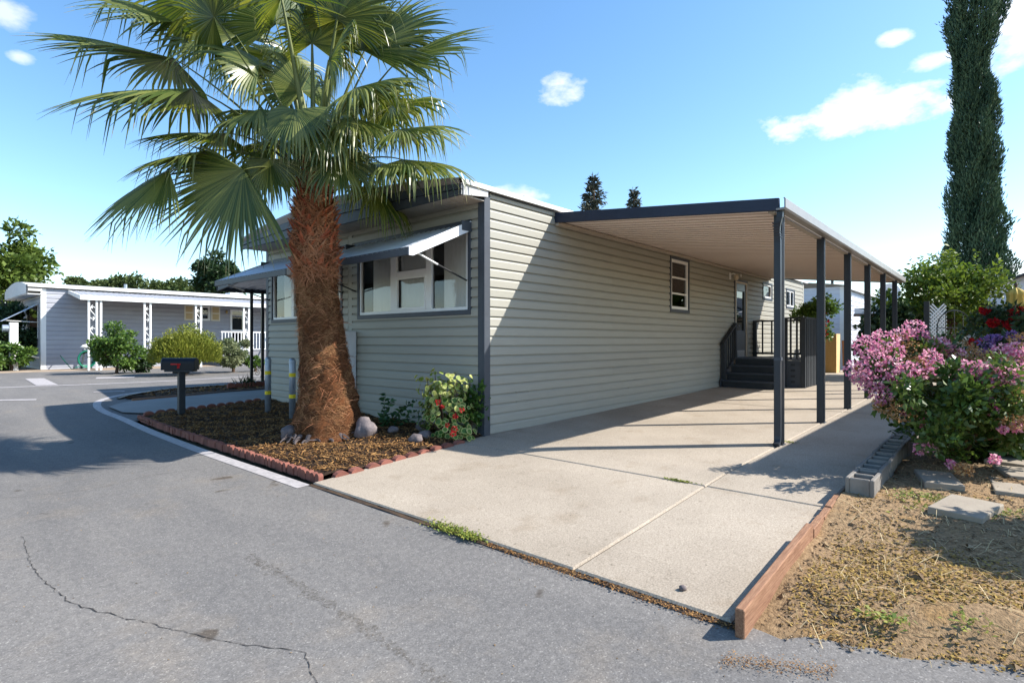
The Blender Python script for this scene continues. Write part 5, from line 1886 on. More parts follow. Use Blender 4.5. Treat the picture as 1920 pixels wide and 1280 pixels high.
# unseen shrub added right of the frame to shade the dirt, and the low plants under the myrtle
tree('unseen_shrub', 'unseen leafy shrub right of the stepping stones, added to shade the dirt', 'shrub', (.3, -6.25, 0), .3, .05, (.3, -6.25, 1.2), (.5, .5, .5), 26, .24, 5200, .09, .055, dark_leaf_m, bark_m, 103, None, .3, low=-.9)
tree('low_shrub', 'dark green undergrowth beneath the pink flowering bush', 'shrub', (2.4, -5.05, .05), .2, .03, (2.5, -5.0, .32), (.9, .55, .30), 26, .2, 4200, .085, .05, dark_leaf_m, bark_m, 104, None, .3, low=-.9)
# broad-leaved plant at the right edge
bp = thing('broad_leaf_plant', 'plant with broad lobed leaves at the right edge', 'plant', (1.9, -5.25, .06))
rg = np.random.default_rng(105)
P = []; V = []
for i in range(14):
    c0 = depth_pt(rg.uniform(1870, 1950), rg.uniform(815, 870), rg.uniform(5.0, 5.5))
    for a in np.linspace(-1.6, 1.6, 7):
        P.append(tuple(c0)); V.append((math.cos(a + i), math.sin(a + i), -.15))
leaf_parts('leaflet', bp, np.array(P), np.array(V), .17, .09, (leafmat('leaf_broad', (.05, .12, .02), (.11, .19, .035), .3, .42, .4, per_object=True),), rg, .06)
m = MB()
for i in range(0, len(P), 7): m.tube([(1.9, -5.25, .05), Vector((1.9, -5.25, .05)).lerp(Vector(P[i]), .5) + UP * .08, P[i]], [.008, .006, .004], 5)
m.build('stem', barkp_m, bp)
# roses and the purple bush behind
rs = tree('rose_bush', 'dark leaved rose bush with red blooms at the right edge', 'rose bush', (4.9, -5.15, .1), .6, .03, (5.0, -5.15, 1.32), (.75, .55, .42), 22, .2, 2600, .085, .055, dark_leaf_m, bark_m, 106, None, .3, low=-.9)
rg = np.random.default_rng(107)
for (px, py, dd, a) in ((1910, 585, 7.4, 12), (1897, 607, 7.4, 11), (1862, 605, 7.5, 6), (1846, 582, 7.6, 5), (1918, 612, 7.3, 6), (1826, 643, 7.4, 9)):
    s = dd / 1042
    flower_heads(rg, [(tuple(depth_pt(px, py, dd)), (a * s, a * s, a * .85 * s))], 60, redf_m, rs, 'rose', .05, .05)
pb = thing('purple_bush', 'bush with violet flower heads behind the pink blossom', 'flowering bush', (3.5, -4.95, .08))
P, u, k = clumps(rg, [tuple(depth_pt(px, py, 6.6)) for px, py in ((1850, 650), (1840, 665), (1870, 650), (1890, 640), (1900, 660), (1860, 690), (1880, 700))], np.full(7, .13), 1200, .3)
npmesh('foliage', leaf_faces(rg, P, u, .06, .035), 4, dark_leaf_m, pb, rg.uniform(0, 1, len(P)))
for (px, py, a) in ((1848, 642, 14), (1855, 655, 13), (1842, 660, 10), (1868, 634, 8), (1897, 629, 10), (1908, 634, 6), (1858, 634, 8)):
    s = 6.5 / 1042
    flower_heads(rg, [(tuple(depth_pt(px, py, 6.5)), (a * s, a * s, a * .8 * s))], 90, purple_m, pb, 'flower_head')
m = MB()
for px, py in ((1850, 650), (1890, 640), (1900, 660), (1860, 690)): m.tube([(3.5, -4.95, .05), depth_pt(px, py, 6.55)], [.02, .006], 5)
m.build('stem', barkp_m, pb)


# --- geranium at the house corner
def disc_faces(rg, P, nrm, rad, nseg=7):
    n = len(P)
    nrm = unit(nrm)
    a = unit(np.cross(nrm, rg.normal(0, 1, (n, 3)))); b = np.cross(nrm, a)
    c = np.zeros((n, nseg, 3))
    rr = (rad * rg.uniform(.6, 1.25, n))[:, None]
    for i in range(nseg):
        t = 2 * math.pi * i / nseg
        c[:, i] = P + a * rr * math.cos(t) + b * rr * math.sin(t) + nrm * rr * (.18 * math.cos(2 * t))
    return c


ge = thing('geranium', 'variegated geranium with red flowers at the house corner', 'plant', (-.35, .32, .0))
rg = np.random.default_rng(111)
ger_m = leafmat('leaf_geranium', (.045, .12, .02), (.10, .20, .03), .3, .45, .35)
rim_m = leafmat('leaf_geranium_rim', (.34, .40, .10), (.56, .54, .22), .3, .5, .3)


def ger_pts(n, zlo, zhi):
    z = rg.uniform(zlo, zhi, n)
    t = (z - 0) / .78
    R_ = .37 * np.sqrt(np.clip(1 - (np.clip(t - .25, 0, 1)) ** 1.6, .05, 1)) * rg.uniform(.55, 1.05, n)
    a = rg.uniform(0, 6.28, n)
    c = np.stack([-.34 + .02 * t + R_ * np.cos(a) * .8, .34 + .05 * t + R_ * 1.15 * np.sin(a), z], 1)
    return c, np.stack([np.cos(a), np.sin(a), rg.uniform(.1, 1.0, n)], 1)


P, u = ger_pts(330, .0, .52)
ger_c = leafmat('leaf_geranium_centre', (.05, .13, .02), (.12, .22, .035), .3, .45, .35, per_object=True)
rim_c = leafmat('leaf_geranium_edge', (.30, .36, .09), (.52, .50, .20), .3, .5, .3, per_object=True)
pale_c = leafmat('leaf_geranium_pale', (.22, .32, .06), (.42, .44, .12), .3, .5, .3, per_object=True)
P, u = P[:290], u[:290]
leaf_parts('leaf', ge, P, u, .040, .040, (rim_c, ger_c), rg, .15, 8)
P2 = np.array([-.34, .36, .60]) + rg.normal(0, 1, (290, 3)) * (.13, .20, .12)
P2 = P2[P2[:, 2] < .86]
u2 = unit(P2 - np.array([-.34, .36, .45]) + rg.normal(0, .1, P2.shape))
leaf_parts('pale_leaf', ge, P2, u2, .032, .032, (rim_c, pale_c), rg, .2, 7)
for (px, py, a) in ((821, 754, 5), (829, 762, 3), (853, 780, 4), (852, 805, 6), (850, 813, 5), (838, 797, 3), (866, 768, 4)):
    s = 6.45 / 1042
    flower_heads(rg, [(tuple(depth_pt(px, py, 6.4)), (a * s, a * s, a * s))], 36, redf_m, ge, 'flower', .02, .02)
m = MB()
for i in range(26):
    e = Vector(P[i * 5] if i < 16 else P2[i * 4])
    m.tube([(-.34 + rg.normal(0, .04), .34 + rg.normal(0, .04), -.02), e - UP * .05, e], [.008, .006, .003], 5)
m.build('stem', bark_m, ge)
# ivy-like plant at the corner and the weed by the palm
iv = thing('ivy', 'dark green ivy climbing beside the house corner', 'plant', (-.12, .08, 0))
P = np.array([-.12, .10, .42]) + rg.normal(0, 1, (260, 3)) * (.05, .09, .11)
leaf_parts('leaf', iv, P, unit(P - np.array([0, .1, .4])), .07, .06, (leafmat('leaf_ivy', (.03, .09, .016), (.09, .17, .03), .3, .42, .4, per_object=True),), rg, .5)
m = MB(); m.tube([(-.14, .12, -.02), (-.12, .1, .2), (-.1, .1, .5)], .007, 5); m.build('stem', bark_m, iv)
wd = thing('weed', 'leafy green weed between the palm and the house wall', 'plant', (-.5, 1.5, -.02))
P = []; O = []; m = MB()
for (tx, ty, tz) in ((-.55, 1.25, .42), (-.35, 1.15, .34), (-.30, 1.0, .42), (-.2, .95, .2), (-.45, 1.5, .5), (-.62, 1.2, .18), (-.35, .9, .3), (-.25, .82, .14), (-.55, 1.4, .25)):
    b0 = Vector((-.5, 1.5, -.0)); e = Vector((tx, ty, tz))
    md = b0.lerp(e, .5) + UP * .10
    for i in range(18):
        t = .25 + .75 * i / 17
        p = b0 * (1 - t) ** 2 + md * 2 * t * (1 - t) + e * t * t
        P.append(tuple(p)); O.append((rg.normal(0, 1), rg.normal(0, 1), .2))
    m.tube([b0, md.lerp(b0.lerp(e, .5), .5), e], [.006, .004, .002], 5)
P, O = np.array(P), np.array(O)
leaf_parts('leaf', wd, P, O, .08, .045, (leafmat('leaf_weed', (.03, .085, .03), (.07, .15, .05), .3, .45, .35, per_object=True),), rg, .4)
m.build('stem', mid_m, wd)
# small plant in the strip bed
sp = thing('strip_plant', 'small spiky plant in the strip bed behind the mailbox', 'plant', (.95, 9.2, .06))
P = np.array([.95, 9.2, .08]) + rg.normal(0, 1, (90, 3)) * (.12, .12, .01)
V, q = tuft_cloud(P, .30, .012, 1.6, 112, .05)
npmesh('blade', V, 4, dark_leaf_m, sp, q)
# ================================================================== NEIGHBOUR ACROSS THE SIDE STREET
grey_m = M('grey_blue_siding', (.36, .37, .41), (.32, .33, .37), 2, .6, .05, 60)
nb = thing('mobile_home', 'grey mobile home with white trim across the side street', 'mobile home', (5, 24.5, .05))
NX0, NY, NT = -.84, 24.45, 3.38
NS, NF = Plane('side', NY), Plane('front', NX0)
opn = [(4.95, 5.55, 2.28, 2.9), (6.62, 7.2, .75, 2.76)]
m = MB()
for a, b, s, e in cells(NX0, 20, -.1, NT, opn): NS.box(m, a, b, -.05, 0, s, e)
siding(NS, NX0 + .12, 20, -.05, NT, opn, None, grey_m, .19, joined=m)
m.build('side_wall', grey_m, nb)
m = MB()
opf = [(NY + .7, NY + 3.2, 1.4, 2.7)]
for a, b, s, e in cells(NY, NY + 5.7, -.1, 3.1, opf): NF.box(m, a, b, -.05, 0, s, e)
siding(NF, NY + .12, NY + 5.7, -.05, 3.1, opf, None, grey_m, .19, joined=m)
m.build('front_wall', grey_m, nb)
m = MB(); m.box(NX0 - .03, NX0 + .14, NY - .03, NY, -.05, NT); m.box(NX0 - .03, NX0, NY, NY + .12, -.05, NT); m.build('corner_trim', white_m, nb)


def nrz(y):
    return 3.5 + .26 * (1 - ((y - NY - 2.85) / 2.95) ** 2)


ysn = [NY - .12 + i * 5.95 / 16 for i in range(17)]
m = MB(); m.grid([[(x, y, nrz(y)) for y in ysn] for x in (NX0 - .45, 20.3)]); m.grid([[(x, y, nrz(y) - .03) for y in ysn] for x in (20.3, NX0 - .45)])
nroof = m.build('roof', M('neighbour_roof', (.62, .61, .58), (.48, .47, .45), .9, .6, .3, 14), nb)
m = MB(); m.box(NX0 - .45, 20.3, NY - .16, NY - .10, 3.42, 3.52); m.build('eave_trim', white_m, nroof)
m = MB(); m.box(NX0 - .43, NX0 + .0, NY - .10, NY - .06, 3.26, 3.36); m.build('overhang_trim', white_m, nroof)
m = MB(); rows = []
for y in ysn: rows.append([(NX0 - .45, y, 3.15), (NX0 - .49, y, 3.15), (NX0 - .49, y, nrz(y)), (NX0 - .45, y, nrz(y))])
m.grid(rows, close=True); m.build('front_fascia', whitepaint_m, nroof)
m = MB(); m.box(NX0 - .45, NX0, NY - .08, NY + 5.7, 3.12, 3.15); m.build('soffit', whitepaint_m, nroof)
m = MB(); m.box(7.2, 7.9, NY + 1.6, NY + 2.3, 3.6, 3.82); m.build('roof_cooler', whitepaint_m, nroof, bevel=.03)
m = MB(); m.tube([(2.6, NY + 2.2, 3.6), (2.6, NY + 2.2, 3.95)], .07, 8); m.build('vent_pipe', galv_m, nroof)
# front awning
m = corrugated((NX0 - .02, NY + .45, 2.78), (0, 3.0, 0), (-1.15, 0, -.75), .15, -.02, 6); a = m.build('window_awning', alum_m, nb)
m = MB(); m.tube([(NX0 - .02, NY + .55, 2.0), (NX0 - 1.1, NY + .55, 2.06)], .015, 5); m.build('brace', white_m, a)
window(nb, NF, NY + .62, NY + 3.28, 1.33, 2.78, white_m, backcol=dark_m, label='dark front window of the grey home under its awning')
# shuttered window and door
window(nb, NS, 4.90, 5.60, 2.22, 2.95, white_m, rails=[(4.9, 5.6, 2.58, 2.62)], mull=[(5.235, 5.265)], backcol=dark_m, label='small window with tan shutters')
tan_sh = M('tan_shutter', (.52, .40, .22), (.46, .35, .19), 6, .6)
for (a, b) in ((4.44, 4.86), (5.64, 6.06)):
    m = MB(); NS.box(m, a, b, .02, .05, 2.22, 2.95); s = m.build('shutter', M('shutter_cream', (.70, .66, .54), None, 5, .6), nb)
    for (c, d_) in ((2.28, 2.56), (2.62, 2.9)):
        m = MB(); NS.box(m, a + .06, b - .06, .05, .056, c, d_); m.build('louvre_panel', tan_sh, s)
m = MB(); NS.box(m, 6.55, 6.64, 0, .06, .7, 2.82); NS.box(m, 7.18, 7.27, 0, .06, .7, 2.82); NS.box(m, 6.64, 7.18, 0, .06, 2.74, 2.82); NS.box(m, 6.64, 7.18, 0, .05, .7, 1.0); NS.box(m, 6.64, 7.18, 0, .05, 1.72, 1.8); dr = m.build('door', white_m, nb)
m = MB(); m.add([NS.p(6.64, .015, 1.0), NS.p(7.18, .015, 1.0), NS.p(7.18, .015, 1.72), NS.p(6.64, .015, 1.72)], [(0, 1, 2, 3)]); m.build('pane', glassd_m, dr)
m = MB(); m.add([NS.p(6.64, .015, 1.8), NS.p(7.18, .015, 1.8), NS.p(7.18, .015, 2.74), NS.p(6.64, .015, 2.74)], [(0, 1, 2, 3)]); m.build('pane', glassd_m, dr)
m = MB(); NS.box(m, 6.64, 7.18, -.06, -.05, .8, 2.74); m.build('dark_lining', dark_m, dr)
m = MB(); NS.box(m, 8.3, 8.4, 0, .05, .7, 2.85); NS.box(m, 8.4, 9.1, 0, .04, .7, 2.85); m.build('second_door', white_m, nb)
m = MB(); m.tube([NS.p(6.35, .02, 2.7), NS.p(6.35, .12, 2.72)], .02, 6); m.tube([NS.p(6.35, .12, 2.78), NS.p(6.35, .12, 2.72), NS.p(6.35, .12, 2.6)], [.02, .06, .05], 8); m.build('wall_lamp', M('brass', (.35, .26, .12), None, 5, .4, metallic=.5), nb)
# porch roof on scrolled posts
PY = 22.25
pr_ = thing('porch_cover', 'white edged porch roof on scrolled iron posts across the street', 'porch roof', (5, 22.3, .05))
m = corrugated((.05, PY, 2.98), (13, 0, 0), (0, NY - PY - .02, .36), .2, .02, 4); m.build('roof_sheet', M('porch_sheet', (.34, .35, .38), (.28, .29, .32), 2, .6), pr_)
m = MB(); m.box(.0, 13.1, PY - .05, PY, 2.86, 3.05); m.build('front_fascia', white_m, pr_)
m = MB(); m.prism([(.0, PY, 2.87), (.0, NY - .03, 3.22), (.0, NY - .03, 3.36), (.0, PY, 3.04)], (.05, 0, 0)); m.build('end_fascia', white_m, pr_)


def s_scroll(m, x, y, z, h, w):
    pts = []
    for k in range(33):
        t = k / 32
        zz = z + h * t
        pts.append((x + w * math.sin(t * 2 * math.pi) * (1 if True else 1), y, zz))
    m.tube(pts, .016, 5)
    for s in (0, 1):
        c = []
        for k in range(15):
            a = k / 14 * 4.6
            rr = w * (.95 - .06 * k)
            c.append((x + (rr * math.cos(a)) * (1 if s else -1), y, z + (h * .80 if s else h * .2) + rr * math.sin(a) * (1 if s else -1)))
        m.tube(c, .014, 5)


for i, (x0, x1) in enumerate(((.30, .56), (2.22, 2.44), (4.22, 4.44), (6.34, 6.58), (8.6, 8.84))):
    for x in ((x0, x1) if i else (x0, x1, x1 + .14)):
        m = MB(); m.box(x - .035, x + .035, PY + .03, PY + .10, .0, 2.9); m.build('post', white_m, pr_)
    for z in (.35, 1.2, 2.05) if i else (1.2, 2.05):
        m = MB(); s_scroll(m, (x0 + x1) / 2, PY + .065, z, .62, .08); m.build('scroll', white_m, pr_)
# porch floor and railing
pf = thing('porch_railing', 'white railing on the raised porch of the grey home', 'railing', (6.2, 22.4, .05))
m = MB(); m.box(5.3, 12, PY + .02, NY - .06, .0, .72); m.build('floor', M('porch_floor', (.24, .24, .26), None, 3, .7), pf)
m = MB(); m.box(5.3, 7.4, PY + .04, PY + .09, 1.62, 1.68); m.box(5.3, 7.4, PY + .04, PY + .09, .80, .85); m.build('rail', white_m, pf)
for k in range(15):
    x = 5.35 + k * .145
    m = MB(); m.box(x - .014, x + .014, PY + .05, PY + .08, .85, 1.62); m.build('baluster', white_m, pf)
stp = thing('porch_steps', 'dark steps with an angled rail at the right of the grey home', 'steps', (8.2, 22.0, .05))
for k in range(4):
    m = MB(); m.box(7.6, 8.5, PY - .3 * (4 - k) + .3, PY + .02, .05 + .165 * k, .05 + .165 * (k + 1)); m.build('step', slate2_m, stp)
m = MB(); m.beam((7.55, PY - .9, .95), (7.55, PY, 1.6), .05, .05); m.build('hand_rail', slate2_m, stp)

# hose reel, goose ornament, meter post
hr = thing('hose_reel', 'green garden hose coiled on a reel by the grey wall', 'hose reel', (.42, 23.3, .05))
hose_m = M('green_hose', (.01, .16, .10), (.008, .12, .075), 6, .4)
m = MB()
for k in range(5):
    pts = [(.42 + .30 * math.cos(t) * (1 - .05 * k), 23.3 + .04 * k - .1, .48 + .34 * math.sin(t) * (1 - .05 * k)) for t in np.linspace(0, 2 * math.pi, 22)]
    m.tube(pts, .028, 6, False)
m.tube([(.18, 23.2, .2), (-.1, 23.1, .1), (-.25, 23.3, .35), (-.25, 24.35, .62)], .018, 6)
m.build('hose', hose_m, hr, True)
m = MB(); m.box(.2, .64, 23.2, 23.42, .05, .1); m.beam((.24, 23.3, .05), (.36, 23.3, .85), .05, .05); m.beam((.6, 23.3, .05), (.48, 23.3, .85), .05, .05); m.box(.3, .54, 23.2, 23.4, .82, .86); m.build('stand', M('reel_dark', (.05, .06, .06), None, 5, .6), hr)
go = MB()
pts = [(-.22, .02), (-.12, .06), (0, .07), (.12, .06), (.2, .10), (.22, .18), (.235, .24), (.27, .25), (.31, .24)]
rad_ = [.01, .07, .095, .08, .045, .03, .035, .03, .006]
go.tube([(.42 + p, 23.3, .94 + z) for p, z in pts], rad_, 10)
go.tube([(.36, 23.3, .86), (.36, 23.3, .92)], .03, 6)
tag(go.build('bird_ornament', white_m, None, True), 'white bird ornament perched on the hose reel', 'ornament')
mp = thing('meter_post', 'white utility post beside the left bush', 'utility post', (-1.8, 24.0, .05))
m = MB(); m.box(-1.88, -1.62, 23.92, 24.12, 0, 1.95); m.build('cabinet', white_m, mp, bevel=.01)
m = MB(); m.tube([(-1.9, 24.0, 1.72), (-2.08, 24.0, 1.72)], .14, 12); m.build('meter_dial', galv_m, mp)
m = MB(); m.tube([(-1.6, 24.0, 1.1), (-1.45, 24.02, .8), (-1.3, 24.05, .65), (-.95, 24.3, .55)], .03, 6); m.build('conduit', white_m, mp, True)

# verge and plants of the neighbour
vm = MB(); vm.grid([[(x, 22.3 - .25 * math.sin(x * .7), g(x, 22.5) - .0), (x, 22.75, g(x, 22.8) + .05), (x, 24.45, .06), (x, 33, .06)] for x in fine(-30, 30, 1.2)])
vm.f = [f[::-1] for f in vm.f]
tag(vm.build('verge', M('pale_verge', (.32, .25, .19), (.25, .19, .13), 3, .95, .5, 40)), 'pale dirt verge in front of the grey home', None, kind='structure')


def px_shrub(name, label, px, pyb, pyt, wpx, d, mat, n, L, W, seed, group=None, cat='shrub', ncl=26):
    s = d / 1042
    b = depth_pt(px, pyb, d); t = depth_pt(px, pyt, d)
    h = t.z - b.z
    return tree(name, label, cat, (b.x, b.y, g(b.x, b.y)), .3, .05, (b.x, b.y, b.z + h * .5), (wpx * s * .5, wpx * s * .5, h * .52), ncl, h * .17, n, L, W, mat, bark_m, seed, group, .3, low=-.95)


px_shrub('leafy_shrub', 'leafy green shrub in front of the first scrolled post', 218, 697, 612, 104, 20.2, mid_m, 5200, .11, .07, 121)
rosm = px_shrub('rosemary_bush', 'big yellow green spiky bush behind the mailbox', 348, 697, 612, 118, 19.3, rosemary_m, 6000, .09, .035, 122, ncl=40)
rg = np.random.default_rng(123)
b = depth_pt(348, 695, 19.3)
n = 11000
a = rg.uniform(0, 6.28, n); ph = np.arccos(rg.uniform(-.2, 1, n))
o = np.stack([np.sin(ph) * np.cos(a), np.sin(ph) * np.sin(a), np.cos(ph)], 1)
P = np.array([b.x, b.y, .62]) + o * np.array([1.05, 1.05, .82]) * rg.uniform(.70, 1.03, n)[:, None]
npmesh('sprigs', leaf_faces(rg, P, o * .7 + np.array([0, 0, .8]), .15, .026, .25, 0), 4, rosemary_m, rosm, rg.uniform(0, 1, n))
px_shrub('leafy_shrub', 'grey green shrub right of the spiky bush', 437, 692, 628, 66, 21.0, leafmat('leaf_sage', (.10, .14, .06), (.27, .29, .15), .3, .5, .3), 4200, .09, .06, 124)
px_shrub('leafy_shrub', 'low shrub by the steps of the grey home', 478, 690, 668, 36, 21.5, mid_m, 1200, .09, .06, 125)
px_shrub('leafy_shrub', 'bright green bush at the far left edge', 20, 697, 638, 88, 21.6, mid_m, 4200, .13, .08, 126)
px_shrub('dark_bush', 'tall dark bush behind the bright bush at far left', 14, 694, 575, 100, 23.2, dark_leaf_m, 6500, .15, .09, 127)
px_shrub('flower_bush', 'bush with faint purple blossom at the left edge', -4, 640, 560, 44, 23.6, leafmat('leaf_lilac', (.10, .05, .11), (.06, .09, .05), .2, .6, .2), 1600, .15, .09, 128)
px_shrub('leafy_shrub', 'small plants between the two big shrubs', 268, 697, 670, 40, 20.8, dark_leaf_m, 1100, .1, .06, 129)

# ================================================================== BEHIND THE CARPORT
wh_m = M('white_siding', (.62, .65, .72), (.56, .59, .66), 2, .6, .05, 60)
wb = thing('mobile_home', 'white mobile home behind the carport', 'mobile home', (25, 3, .2))
WF, WS = Plane('front', 20.0), Plane('side', -.30)
m = MB(); WF.box(m, -.3, 6.5, -.05, 0, .1, 3.38); siding(WF, -.2, 6.5, .1, 3.38, [], None, wh_m, .2, joined=m); m.build('front_wall', wh_m, wb)
m = MB(); WS.box(m, 20, 32, -.05, 0, .1, 3.3); siding(WS, 20.1, 32, .1, 3.3, [], None, wh_m, .2, joined=m); m.build('side_wall', wh_m, wb)
m = MB(); m.box(19.96, 20.12, -.34, -.30, .1, 3.38); m.box(19.96, 20, -.30, -.18, .1, 3.38); m.build('corner_trim', white_m, wb)
m = MB(); m.grid([[(x, y, 3.42 + .28 * (1 - ((y - 3.1) / 3.5) ** 2)) for y in np.linspace(-.45, 6.6, 12)] for x in (19.7, 32.2)]); m.box(19.7, 32.2, -.48, -.42, 3.30, 3.43); m.build('roof', roof_m, wb)
m = MB(); m.tube([(23.5, .8, 3.4), (23.5, .8, 4.0)], .06, 8); m.tube([(23.5, .8, 4.0), (23.5, .8, 4.1)], .11, 8); m.build('vent_pipe', black_m, wb)
sh = thing('garden_shed', 'beige board shed with a white roof behind the flowers', 'shed', (19.5, -2.6, .2))
sb_m = M('shed_board', (.42, .40, .34), (.36, .34, .29), 4, .8, .3, 30, stretch=(4, 4, 1))
for k in range(15):
    y0 = -4.1 + k * .2
    m = MB(); m.box(18.6, 18.64, y0, y0 + .194, .15, 2.20); m.build('board', sb_m, sh)
m = MB(); m.box(18.64, 20.8, -4.1, -1.1, .15, 2.2); m.build('body', sb_m, sh)
m = MB(); m.prism([(18.4, -4.3, 2.2), (18.4, -.95, 2.2), (18.4, -.95, 2.42), (18.4, -4.3, 2.42)], (2.6, 0, .18)); m.build('roof', whitepaint_m, sh)
m = MB(); m.box(18.36, 18.4, -4.32, -.93, 2.12, 2.22); m.build('fascia', M('shed_fascia', (.16, .11, .08), None, 5, .7), sh)
dish = thing('satellite_dish', 'grey satellite dish above the shed roof', 'satellite dish', (19.0, -1.9, 2.5))
m = MB(); m.grid([[(18.9 - .12 * (1 - (q / .36) ** 2) * -1, -1.95 + q * math.cos(t), 2.95 + q * math.sin(t)) for t in np.linspace(0, 2 * math.pi, 17)] for q in (.01, .14, .26, .36)]); m.build('dish', whitepaint_m, dish, True)
m = MB(); m.tube([(19.05, -1.95, 2.45), (19.05, -1.95, 2.95)], .025, 6); m.build('mast', galv_m, dish)

pbx = thing('plywood_cabinet', 'yellowish plywood cabinet standing behind the porch', 'cabinet', (14.9, -.9, .21))
m = MB(); m.box(14.6, 14.62, -1.12, -.45, .23, 1.46); m.build('front_panel', ply_m, pbx)
m = MB(); m.box(14.62, 15.15, -1.12, -1.10, .23, 1.46); m.build('side_panel', M('plywood_edge', (.62, .46, .24), (.55, .40, .20), 4, .7), pbx)
m = MB(); m.box(14.62, 15.15, -1.10, -.45, 1.44, 1.46); m.box(15.13, 15.15, -1.10, -.45, .23, 1.44); m.build('top', ply_m, pbx)
m = MB(); m.box(14.585, 14.6, -.80, -.55, .23, .95); m.build('dark_opening', M('cabinet_opening', (.05, .055, .07), None, 5, .6), pbx)  # near-black panel standing for the dark inside of an opening
m = MB(); m.beam((15.2, -1.25, .21), (15.3, -1.2, 1.25), .12, .03); tag(m.build('leaning_board', board_m), 'brown board leaning beside the plywood cabinet', 'board')
m = MB(); m.box(15.7, 16.2, -1.75, -1.4, .21, .42); tag(m.build('wooden_crate', board_m, bevel=.01), 'low wooden crate right of the plywood cabinet', 'crate')

# lattice, wire arch, umbrella and gabled house at the right
la = thing('lattice_trellis', 'white lattice panel with a dark post behind the bush', 'trellis', (9.0, -4.1, .15))
A = depth_pt(1742, 640, 11.4); B = depth_pt(1776, 640, 11.4)
dv = Vector((B.x - A.x, B.y - A.y, 0)); L = dv.length; dv.normalize()
z0, z1 = .95, 2.0
for s in (-1, 1):
    k = -L * 2
    while k < L:
        pts = []
        for t in np.linspace(0, 1, 30):
            u = k + t * (z1 - z0) if s > 0 else L - (k + t * (z1 - z0))
            if 0 <= u <= L: pts.append((u, z0 + t * (z1 - z0)))
        if len(pts) > 1:
            p, q = pts[0], pts[-1]
            m = MB(); off = dv.cross(UP) * (.006 * s)
            m.beam(Vector((A.x, A.y, 0)) + off + dv * p[0] + UP * p[1], Vector((A.x, A.y, 0)) + off + dv * q[0] + UP * q[1], .006, .028)
            m.build('lattice_slat', white_m, la)
        k += .075
m = MB(); m.beam((A.x - dv.x * .05, A.y - dv.y * .05, .1), (A.x - dv.x * .05, A.y - dv.y * .05, 2.05), .09, .09); m.build('post', black_m, la)
ar = thing('wire_arch', 'black wire garden arch in front of the white lattice', 'garden arch', (9.0, -4.4, .15))
A2 = depth_pt(1757, 640, 11); B2 = depth_pt(1822, 640, 11)
d2 = Vector((B2.x - A2.x, B2.y - A2.y, 0)); L2 = d2.length; d2.normalize()
b0 = Vector((A2.x, A2.y, 0))
m = MB()
m.tube([b0 + UP * .12] + [b0 + d2 * (L2 / 2 - L2 / 2 * math.cos(t)) + UP * (1.5 + L2 / 2 * math.sin(t)) for t in np.linspace(0, math.pi, 16)] + [b0 + d2 * L2 + UP * .12], .011, 6)
m.build('arch_rod', black_m, ar)
for z in (.5, .8, 1.1, 1.35, 1.5):
    m = MB(); m.tube([b0 + UP * z, b0 + d2 * L2 + UP * z], .008, 5); m.build('cross_rod', black_m, ar)
for u in (.25, .5, .75):
    m = MB(); m.tube([b0 + d2 * (L2 * u) + UP * .15, b0 + d2 * (L2 * u) + UP * (1.5 + L2 * .5 * math.sin(math.acos(1 - 2 * u)))], .008, 5); m.build('upright_rod', black_m, ar)
um = thing('garden_umbrella', 'folded yellow garden umbrella at the right edge', 'umbrella', tuple(depth_pt(1905, 715, 14)))
ub = depth_pt(1905, 600, 14)
ubx, uby = ub.x, ub.y
m = MB(); rows = []
for (z, rr) in ((1.55, .27), (1.75, .25), (2.1, .19), (2.35, .14), (2.42, .17), (2.52, .10), (2.58, .02)):
    rows.append([(ubx + rr * (1 + .22 * math.cos(8 * t)) * math.cos(t), uby + rr * (1 + .22 * math.cos(8 * t)) * math.sin(t), z) for t in np.linspace(0, 2 * math.pi, 49)[:-1]])
m.grid(rows, close=True); m.build('canopy', M('yellow_canvas', (.62, .45, .12), (.5, .35, .08), 6, .8, .2, 30), um, True)
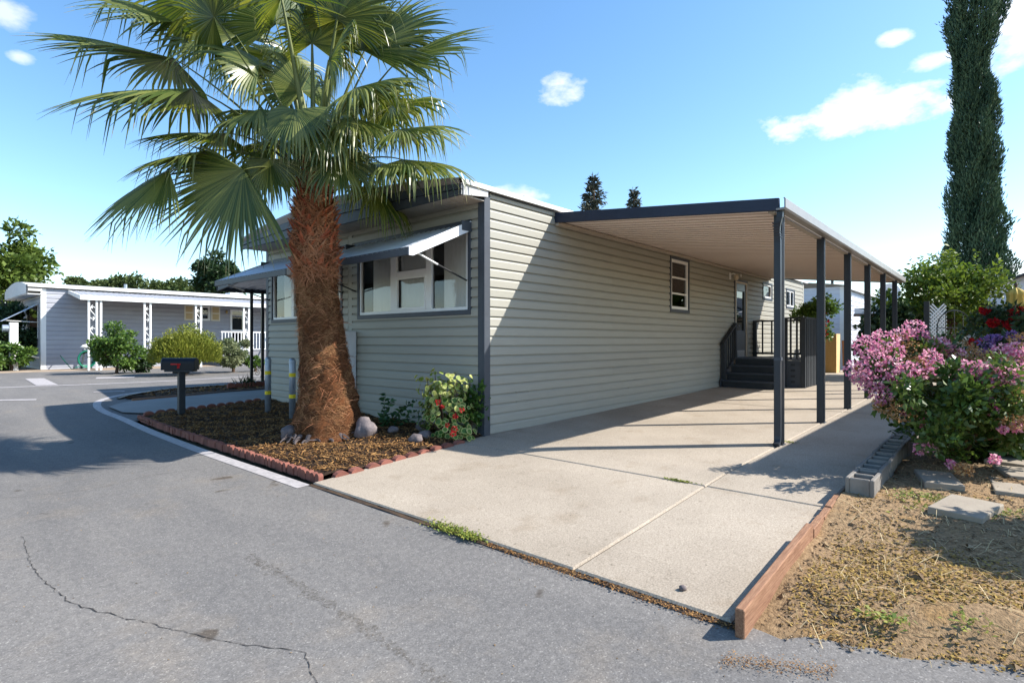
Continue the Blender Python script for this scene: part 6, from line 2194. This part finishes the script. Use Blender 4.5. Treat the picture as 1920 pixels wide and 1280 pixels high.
m = MB(); m.tube([(ubx, uby, .2), (ubx, uby, 2.6), (ubx, uby, 2.66), (ubx, uby, 2.72)], [.025, .025, .04, .01], 8); m.build('pole', M('umbrella_pole', (.10, .07, .05), None, 5, .6), um)
m = MB(); m.tube([(ubx, uby, .2), (ubx, uby, .3)], [.25, .2], 16); m.build('base', black_m, um)
gh = thing('white_house', 'white gabled house behind the roses at right', 'house', (21, -5.6, .2))
GW = Plane('front', 20.6)
m = MB(); m.prism([(20.6, -3.2, .1), (20.6, -8.2, .1), (20.6, -8.2, 2.35), (20.6, -5.55, 3.45), (20.6, -3.2, 2.35)], (6, 0, 0)); m.build('wall', wh_m, gh)
for s in (-1, 1):
    m = MB(); e = -3.0 if s > 0 else -8.4
    m.prism([(20.3, -5.55, 3.52), (20.3, e, 2.34), (20.3, e, 2.26), (20.3, -5.55, 3.44)], (6.5, 0, 0)); m.build('roof', slate2_m, gh)
window(gh, GW, -5.0, -4.0, .95, 1.95, white_m, mull=[(-4.53, -4.47)], rails=[(-5, -4, 1.43, 1.47)], backcol=dark_m, label='white framed window of the gabled house')
m = MB(); m.box(20.5, 20.56, -3.86, -3.7, .1, 2.3); m.build('downpipe', wh_m, gh)
fn = thing('board_fence', 'pale board fence closing the yard behind the fruit tree', 'fence', (19.8, -3, .2))
for k in range(16):
    y0 = -4.15 - k * 0.0
    yy0 = -1.0 - k * .2 + .0
    m = MB(); m.box(21.0, 21.03, yy0 - .19, yy0, .15, 1.75); m.build('board', sb_m, fn)

# neighbouring roof on the right, outside the frame: it shades the strip beside the posts
nr_ = thing('carport', 'neighbouring carport roof to the right of the flowering bush', 'carport', (8, -6.2, .1))
m = corrugated((2.75, -6.45, 2.72), (10.2, 0, 0), (0, .95, 0), .3, .03, 6); m.build('roof_sheet', panel_m, nr_)
m = MB(); m.box(2.72, 13.0, -5.52, -5.46, 2.62, 2.78); m.build('gutter', slate_m, nr_)
m = MB(); m.box(2.72, 2.76, -6.5, -5.52, 2.62, 2.78); m.build('front_fascia', slate_m, nr_)
for x in (3.2, 7.8, 12.4):
    m = MB(); m.box(x - .04, x + .04, -6.44, -6.36, .05, 2.72); m.build('post', post_m, nr_)
